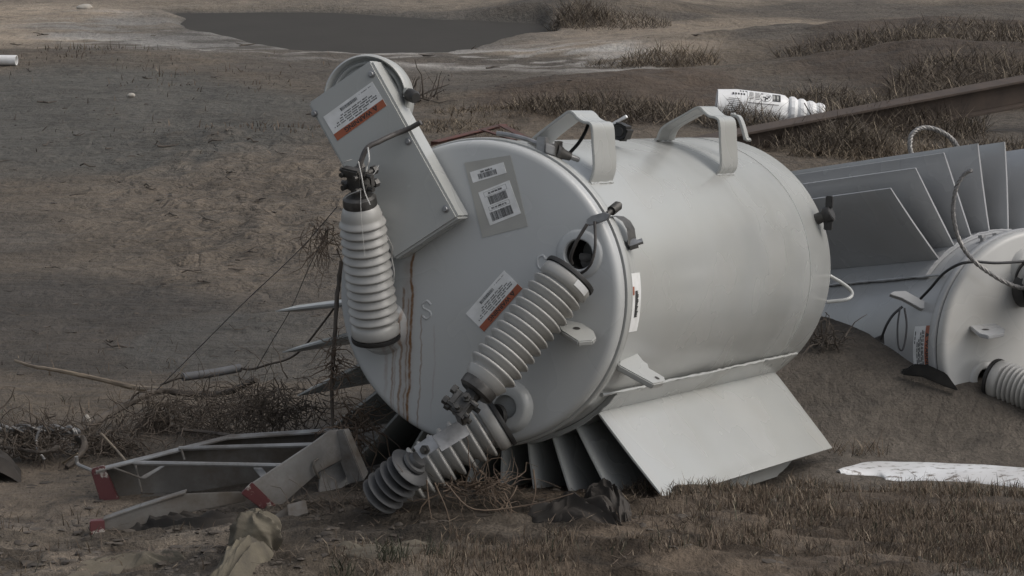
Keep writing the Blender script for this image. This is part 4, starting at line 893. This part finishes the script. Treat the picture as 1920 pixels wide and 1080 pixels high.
drape([gp(985, 975), gp(1035, 962), gp(1080, 958), gp(1130, 966), gp(1170, 985)], [.05, .08, .09, .08, .04], [.012, .03, .038, .03, .008], 'wet_cloth', 'darkcloth', 'dark mud soaked cloth heaped against the buried fins', 8, 11, amp=.012)
drape([gp(1100, 950), gp(1125, 945), gp(1150, 960), gp(1165, 985)], [.03, .05, .05, .02], [.03, .06, .05, .01], 'wet_cloth', 'darkcloth', 'rounded brown cloth fold on top of the dark heap', 5, 14, amp=.008)
drape([gp(230, 980), gp(300, 985), gp(400, 985), gp(470, 978)], [.04, .06, .06, .03], [.01, .03, .03, .01], 'wet_cloth', 'darkcloth', 'muddy cloth lying under the lowest channel rail', 6, 17, amp=.01)

# ------------------------------------------------------------------ dead grass, roots, twigs
def blade(m, p, L, lean, az, w, col, curl=.3):
    d = np.array([math.cos(az), math.sin(az), 0]); s = np.array([-math.sin(az), math.cos(az), 0]) * w * .5
    if abs(s[0]) < w * .3: s = np.array([w * .5, 0, 0])
    a = p; b = p + d * L * .5 * math.sin(lean) + np.array([0, 0, L * .5 * math.cos(lean)]); l2 = lean + curl
    c = b + d * L * .5 * math.sin(l2) + np.array([0, 0, L * .5 * math.cos(l2)])
    o = len(m.v); m.v += [tuple(a - s), tuple(a + s), tuple(b - s * .75), tuple(b + s * .75), tuple(c)]; m.f += [(o, o + 1, o + 3, o + 2), (o + 2, o + 3, o + 4)]
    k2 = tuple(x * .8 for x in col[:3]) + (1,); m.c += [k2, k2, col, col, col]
BR = [(.135, .1, .072), (.1, .074, .053), (.175, .134, .095), (.07, .056, .043), (.25, .205, .15)]
def pick(rr, pal=BR, wts=(5, 5, 4, 3, 1.5)): c = rr.choices(pal, wts[:len(pal)])[0]; k = rr.uniform(.75, 1.25); return tuple(x * k for x in c) + (1,)
GR = [(.05, .055, .035), (.06, .06, .04)]
def stubble(name, boxes, count, label, Lr=(.018, .05), seed=1, w=.0024):
    rr = random.Random(seed); m = MB(); xs = []; tries = 0
    R_ = np.random.RandomState(seed); px0 = min(b[0] for b in boxes); px1 = max(b[2] for b in boxes); py0 = min(b[1] for b in boxes); py1 = max(b[3] for b in boxes)
    a = flat(0, py1); b = flat(0, py0); Y = R_.uniform(a[1], b[1], count * 6); X = R_.uniform(-.16 * 1.0, 1, count * 6)
    xa = (px0 - 960) / FPX; xb = (px1 - 960) / FPX; X = R_.uniform(min(xa * Y.max(), xa * Y.min()), xb * Y.max(), count * 6)
    px, py = gpix(X, Y); keep = np.zeros(len(X))
    for (x0, y0, x1, y1, dn) in boxes:
        f = 25; keep = np.maximum(keep, dn * sstep(x0 - f, x0 + f, px) * sstep(x1 + f, x1 - f, px) * sstep(y0 - 8, y0 + 14, py) * sstep(y1 + 14, y1 - 8, py))
    cl = fbm(X * 5, Y * 5, 3) * .65 + fbm(X * 17 + 5, Y * 17, 2) * .35; keep *= sstep(.40, .62, cl)
    ok = R_.rand(len(X)) < keep; X, Y = X[ok][:count], Y[ok][:count]; Z = hgt(X, Y)
    for x, y, z in zip(X, Y, Z):
        g = rr.random() < .07
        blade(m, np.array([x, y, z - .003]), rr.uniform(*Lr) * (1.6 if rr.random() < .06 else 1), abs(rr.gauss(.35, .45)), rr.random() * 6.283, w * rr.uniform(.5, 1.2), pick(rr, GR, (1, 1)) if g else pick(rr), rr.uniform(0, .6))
    o = m.build(name, 'blade', fix=False); tag(o, label, 'grass', kind='stuff'); return o
stubble('grass_stubble', [(1180, 930, 2000, 1100, 1.), (1150, 985, 1400, 1100, 1), (820, 1035, 1200, 1110, .9), (1250, 900, 1560, 960, .8), (1560, 890, 2000, 960, .75), (1480, 820, 1960, 868, .45), (620, 1050, 900, 1110, .35)], 17000, 'short dead brown grass stubble covering the near bank', (.010, .040), 3)
stubble('grass_stubble', [(0, 640, 330, 705, .12), (0, 745, 260, 800, .3), (-20, 955, 190, 1015, 1.), (0, 1000, 620, 1100, .2), (560, 960, 760, 1010, .15)], 1600, 'sparse dark stubble poking through the mud around the broken frame', (.012, .045), 5, .003)
stubble('grass_stubble', [(60, 90, 330, 120, .5), (200, 130, 560, 170, .35), (380, 245, 640, 268, .8), (740, 150, 860, 200, .2), (0, 100, 640, 300, .05)], 1700, 'thin far stubble and stalks on the grey silt flats', (.012, .05), 7, .005)
def clump(px, py, rx, ry, hgt_, n, name, label, cat, seed, Lr, wild=1.0, pal=BR, w=.004, group=None, dz=0.):
    rr = random.Random(seed); c = G(px, py); m = MB()
    R_ = np.random.RandomState(seed); an = R_.rand(n) * 6.283; qs = np.sqrt(R_.rand(n)); xs_ = c[0] + rx * qs * np.cos(an); ys_ = c[1] + ry * qs * np.sin(an); zs_ = hgt(xs_, ys_) + hgt_ * (1 - qs * qs) * R_.rand(n) + dz
    for x, y, z in zip(xs_, ys_, zs_):
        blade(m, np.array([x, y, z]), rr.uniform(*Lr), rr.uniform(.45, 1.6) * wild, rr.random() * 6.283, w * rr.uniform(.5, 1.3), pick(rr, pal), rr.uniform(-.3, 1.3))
    return tag(m.build(name, 'blade', fix=False), label, cat, group)
DK = [(.085, .068, .052), (.115, .092, .069), (.06, .048, .038), (.155, .126, .092), (.25, .205, .15)]
ST = [(.11, .085, .06), (.16, .125, .088), (.075, .057, .042), (.21, .17, .12), (.27, .22, .16)]
cl = [(1135, 180, .5, .35, .07, 1500, 'dark dead grass tussock on the mound behind the front lifting strap', 21, (.05, .15)), (960, 222, .42, .22, .015, 420, 'low straw coloured grass rim beyond the lid top', 22, (.02, .07)), (860, 240, .3, .2, .02, 450, 'thin straw fringe beside the junction box edge', 29, (.02, .05)),
      (1240, 195, .28, .22, .03, 420, 'small straw tuft between the two lifting straps', 23, (.04, .1)), (1690, 160, .42, .4, .13, 1700, 'bushy dead grass tussock above the rusty beam', 24, (.06, .18)), (1840, 140, .5, .45, .13, 1600, 'broad brown grass tussock at the end of the rusty beam', 25, (.06, .18)), (1880, 100, .6, .7, .06, 1000, 'flattened dead grass spread behind the broad tussock', 26, (.05, .15)),
      (1640, 85, .6, .35, .04, 1100, 'long low line of dead grass on the far mud', 27, (.04, .13)), (1800, 70, .7, .4, .05, 900, 'brown grass patch beyond the long low grass line', 28, (.04, .13)), (1090, 30, .22, .3, .12, 500, 'upright dead tuft beside the end of the slurry pool', 30, (.08, .22)), (1150, 12, .4, .5, .04, 500, 'matted grass trailing from the upright far tuft', 31, (.05, .14)),
      (1255, 92, .3, .25, .05, 420, 'scrubby dead tuft on the pale sand spit', 32, (.05, .16)), (1200, 105, .35, .15, .02, 260, 'dark debris fringe at the foot of the sand spit', 33, (.03, .1)), (1590, 272, .2, .16, .15, 900, 'root ball tussock draped over the rusty beam', 34, (.06, .16)), (1640, 272, .4, .25, .03, 700, 'straw litter below the rusty beam', 35, (.04, .12)), (1880, 285, .35, .2, .02, 380, 'brown grass strip behind the upturned fins', 36, (.04, .11)),
      (1500, 258, .3, .2, .06, 500, 'dark matted grass packed under the bottle cap', 37, (.05, .13)), (1390, 235, .2, .2, .08, 400, 'dead grass twisted round the printed bottle', 38, (.06, .16)), (1560, 190, .3, .3, .06, 600, 'dark grass wedge between the bottle and the bushy tussock', 39, (.05, .14))]
for (px, py, rx, ry, hg, n, lb, sd_, Lr) in cl: clump(px, py, rx, ry, hg, int(n * 1.9), 'grass_tussock', lb, 'grass tuft', sd_, Lr, 1.0, ST if sd_ in (22, 23, 29, 35, 32) else DK, .0038)
for (px, py, n, lb, sd_) in ((735, 1052, 70, 'grey green grass tuft growing beside the ochre sacking', 41), (812, 1040, 16, 'sparse dark stalk tuft right of the grey green tuft', 42), (640, 1050, 22, 'thin green stalks beside the khaki sacking', 43), (1610, 850, 60, 'dead tuft at the tip of the white gutter', 44)):
    clump(px, py, .045 if n > 30 else .03, .03, .0, n, 'grass_tuft', lb, 'grass tuft', sd_, (.03, .075), .45, GR if sd_ < 44 else BR, .0025) if sd_ != 44 else clump(px, py, .09, .05, .0, n, 'grass_tuft', lb, 'grass tuft', sd_, (.03, .07), .6, BR, .0025)
for (px, py, lb, sd_) in ((1640, 715, 'wiry black root clump nearest the rubber strip', 51), (1545, 745, 'wiry black root clump beside the bright fin corner', 52)):
    pass
def tangle(c, sx, sy, sz, n, r, seed, name, mat, label, cat='roots', down=.0, L=(.05, .16), straight=.5):
    rr = random.Random(seed); m = MB()
    for i in range(n):
        p = np.array([rr.gauss(0, .45) * sx, rr.gauss(0, .45) * sy, rr.gauss(0, .45) * sz]) + c; d = np.array([rr.gauss(0, 1), rr.gauss(0, 1) * .6, rr.gauss(0, .8) - down]); d = unit(d); Ln = rr.uniform(*L); q = [p]; k = 5
        for j in range(k):
            d = unit(d + np.array([rr.gauss(0, 1), rr.gauss(0, 1), rr.gauss(0, 1) - down * .6]) * (1 - straight) * .8); q.append(q[-1] + d * Ln / k)
        r0 = r * rr.uniform(.5, 1.4); m.tube(q, [r0, r0 * .95, r0 * .85, r0 * .7, r0 * .55, r0 * .35], 4, cap=False)
    return tag(m.build(name, mat, fix=False), label, cat)
M['root'] = simple('muddy_roots', (.07, .054, .042, 1), (.12, .095, .072, 1), 22, .85); M['straw'] = simple('tan_straw', (.16, .115, .08, 1), (.09, .065, .048, 1), 20, .8)
tangle(P(300, 785, 8.75), .09, .08, .09, 330, .0015, 61, 'root_tangle', 'root', 'hanging mass of fibrous roots under the cane end', down=.7)
tangle(P(505, 765, 8.55), .16, .1, .085, 430, .0014, 62, 'root_tangle', 'root', 'wide brown root tangle behind the top rail of the frame', straight=.5, down=.3)
tangle(P(395, 775, 8.7), .12, .08, .08, 230, .0013, 67, 'root_tangle', 'root', 'thin mesh of roots bridging the two larger tangles', straight=.45, down=.3)
tangle(P(55, 828, 8.4), .14, .08, .05, 260, .0018, 63, 'root_tangle', 'root', 'low root litter under the grey frayed cable', straight=.4)
tangle(P(200, 832, 8.5), .14, .08, .05, 280, .0016, 64, 'root_tangle', 'root', 'dark root litter between the frame and the frayed cable', straight=.4)
tangle(P(668, 800, 7.98), .05, .06, .07, 110, .0018, 65, 'straw_tangle', 'straw', 'tan straw caught between the frame end plate and the lid', straight=.45, down=.3)
tangle(P(600, 440, 7.98), .05, .04, .06, 70, .0012, 66, 'straw_tangle', 'straw', 'wispy straw hanging beside the ribbed bushing', down=.8, L=(.05, .14))
tangle(P(628, 680, 7.93), .018, .02, .09, 80, .0013, 68, 'straw_tangle', 'straw', 'wispy straw wrapped along the upright vine stem', down=.5, L=(.04, .1))
tangle(P(885, 915, 7.62), .13, .06, .018, 95, .0015, 69, 'straw_tangle', 'straw', 'brown straw nest beneath the leaning bushing', straight=.45, L=(.05, .18))
tangle(P(640, 965, 7.65), .07, .05, .02, 120, .0014, 70, 'root_tangle', 'root', 'dark roots packed under the arrester end', straight=.4)
tangle(G(1640, 712, .03), .06, .06, .02, 46, .0022, 51, 'root_tangle', 'bark', 'wiry black root clump beside the black rubber strip', straight=.5, L=(.04, .12))
tangle(G(1540, 748, .03), .07, .06, .025, 60, .0022, 52, 'root_tangle', 'bark', 'wiry black root clump beside the bright fin corner', straight=.5, L=(.04, .13))
tangle(G(790, 182, .02), .12, .15, .02, 34, .004, 53, 'root_tangle', 'bark', 'dark driftwood scrap on the silt beyond the dial', straight=.6, L=(.08, .25))
for i, (pts, lb) in enumerate(((((800, 900), (805, 950), (812, 985)), 'upright tan stalk against the leaning bushing'), (((815, 905), (835, 950), (842, 975)), 'tan stalk splayed right of the leaning bushing'), (((835, 905), (890, 955), (1000, 945), (1075, 925)), 'long tan stalk arching across the dark cloth'), (((1000, 880), (1004, 920), (998, 945)), 'short pale stalk standing before the buried fins'))):
    stick([P(a, b, 7.5 - .0 * j) for j, (a, b) in enumerate(pts)], .0022, .0014, 'stalk', 'straw', lb, 'stalk', 5, 5)
# scattered twigs on the flats
rr = random.Random(77)
for i in range(64):
    px = rr.uniform(0, 1900); py = rr.choice((rr.uniform(60, 300), rr.uniform(300, 700)))
    if px > 560 and py > 230: px = rr.uniform(0, 520)
    c = G(px, py, .006); L_ = rr.uniform(.02, .075) * c[1] / 11; a = rr.gauss(0, .5); d = np.array([math.cos(a), math.sin(a), 0]); q = []
    for t in (-1, -.4, .2, 1): x = c + d * t * L_ * .5 + np.array([0, rr.gauss(0, .012), 0]); q.append(np.array([x[0], x[1], H(x[0], x[1]) + .004 + abs(rr.gauss(0, .006))]))
    m = MB(); r = rr.uniform(.0012, .0032) * c[1] / 11; m.tube(q, [r, r * 1.2, r, r * .5], 5, rough=.4)
    fk = rr.random() < .5
    if fk: m.tube([q[1], q[1] + np.array([rr.gauss(0, .03), rr.gauss(0, .04), .015])], [r * .7, r * .3], 4)
    zn = 'on the brown rippled sand' if (py > 290 and py < 560) else 'on the dark mud near the cane' if py >= 560 else 'on the grey silt flat' if px < 620 else 'on the mud beyond the regulators'
    sz = 'thick' if r > .0032 else 'thin'; kd = 'forked' if fk else 'plain'
    tag(m.build('twig', 'bark', fix=False), f'{sz} {kd} dark twig lying {zn}', 'twig', 'twigs strewn over the mud flats')

def clods(name, boxes, count, label, seed, rng=(.003, .013)):
    R_ = np.random.RandomState(seed); bm = bmesh.new(); bmesh.ops.create_icosphere(bm, subdivisions=1, radius=1); V0 = np.array([v.co[:] for v in bm.verts]); F0 = [tuple(x.index for x in f.verts) for f in bm.faces]; bm.free(); m = MB()
    for (x0, y0, x1, y1, k) in boxes:
        n = int(count * k); px = R_.uniform(x0, x1, n); py = R_.uniform(y0, y1, n); d = [flat(a, b) for a, b in zip(px, py)]; X = np.array([q[0] for q in d]); Y = np.array([q[1] for q in d]); cl = fbm(X * 6, Y * 6, 3); Z = hgt(X, Y)
        for x, y, z, c in zip(X, Y, Z, cl):
            if R_.rand() > sstep(.38, .62, c): continue
            r = rng[0] + (rng[1] - rng[0]) * R_.rand() ** 3; v = V0 * (1 + R_.uniform(-.45, .4, (len(V0), 1))) * np.array([R_.uniform(.7, 1.7), R_.uniform(.7, 1.5), R_.uniform(.3, .6)]) * r + np.array([x, y, z - r * .05])
            k_ = R_.uniform(.5, .95); m.add(v, F0, (.105 * k_, .088 * k_, .072 * k_, 1))
    return tag(m.build(name, 'blade', fix=False, angle=30), label, 'mud clods', kind='stuff')
clods('mud_clods', [(-40, 960, 640, 1100, 1.), (560, 950, 1150, 1060, .5), (0, 880, 200, 960, .1), (1150, 900, 1960, 1090, .4)], 1100, 'crumbled mud clods scattered over the near bank', 5)
clods('mud_clods', [(0, 330, 620, 700, 1.), (0, 90, 620, 330, .7), (780, 100, 1300, 230, .4)], 380, 'dark mud crumbs dotted over the far flats', 8, (.004, .014))
def litter(boxes, count, label, seed, Lr=(.015, .06), pal=None):
    rr = random.Random(seed); m = MB(); R_ = np.random.RandomState(seed)
    for (x0, y0, x1, y1, k) in boxes:
        n = int(count * k); d = [flat(a, b) for a, b in zip(R_.uniform(x0, x1, n), R_.uniform(y0, y1, n))]; X = np.array([q[0] for q in d]); Y = np.array([q[1] for q in d]); Z = hgt(X, Y); cl = fbm(X * 7 + 4, Y * 7, 3)
        for x, y, z, c in zip(X, Y, Z, cl):
            if rr.random() > sstep(.35, .6, c): continue
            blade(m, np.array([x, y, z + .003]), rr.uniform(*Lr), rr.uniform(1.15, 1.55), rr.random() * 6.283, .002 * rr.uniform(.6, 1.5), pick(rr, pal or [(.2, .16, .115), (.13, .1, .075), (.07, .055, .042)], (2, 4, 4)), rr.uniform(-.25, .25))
    return tag(m.build('straw_litter', 'blade', fix=False), label, 'straw litter', kind='stuff')
litter([(-40, 950, 760, 1100, 1.), (700, 940, 1200, 1090, .8), (1150, 920, 1960, 1100, 1.), (1480, 800, 1940, 870, .3), (560, 840, 720, 960, .15)], 1500, 'loose broken straw and leaf litter lying over the near bank', 6)
litter([(0, 640, 640, 760, .5), (0, 300, 600, 640, .35), (0, 90, 640, 200, .5), (1460, 640, 1700, 800, .15)], 500, 'dark plant scraps washed over the flats', 9, (.02, .07), [(.035, .03, .025), (.05, .04, .032), (.075, .06, .046)])
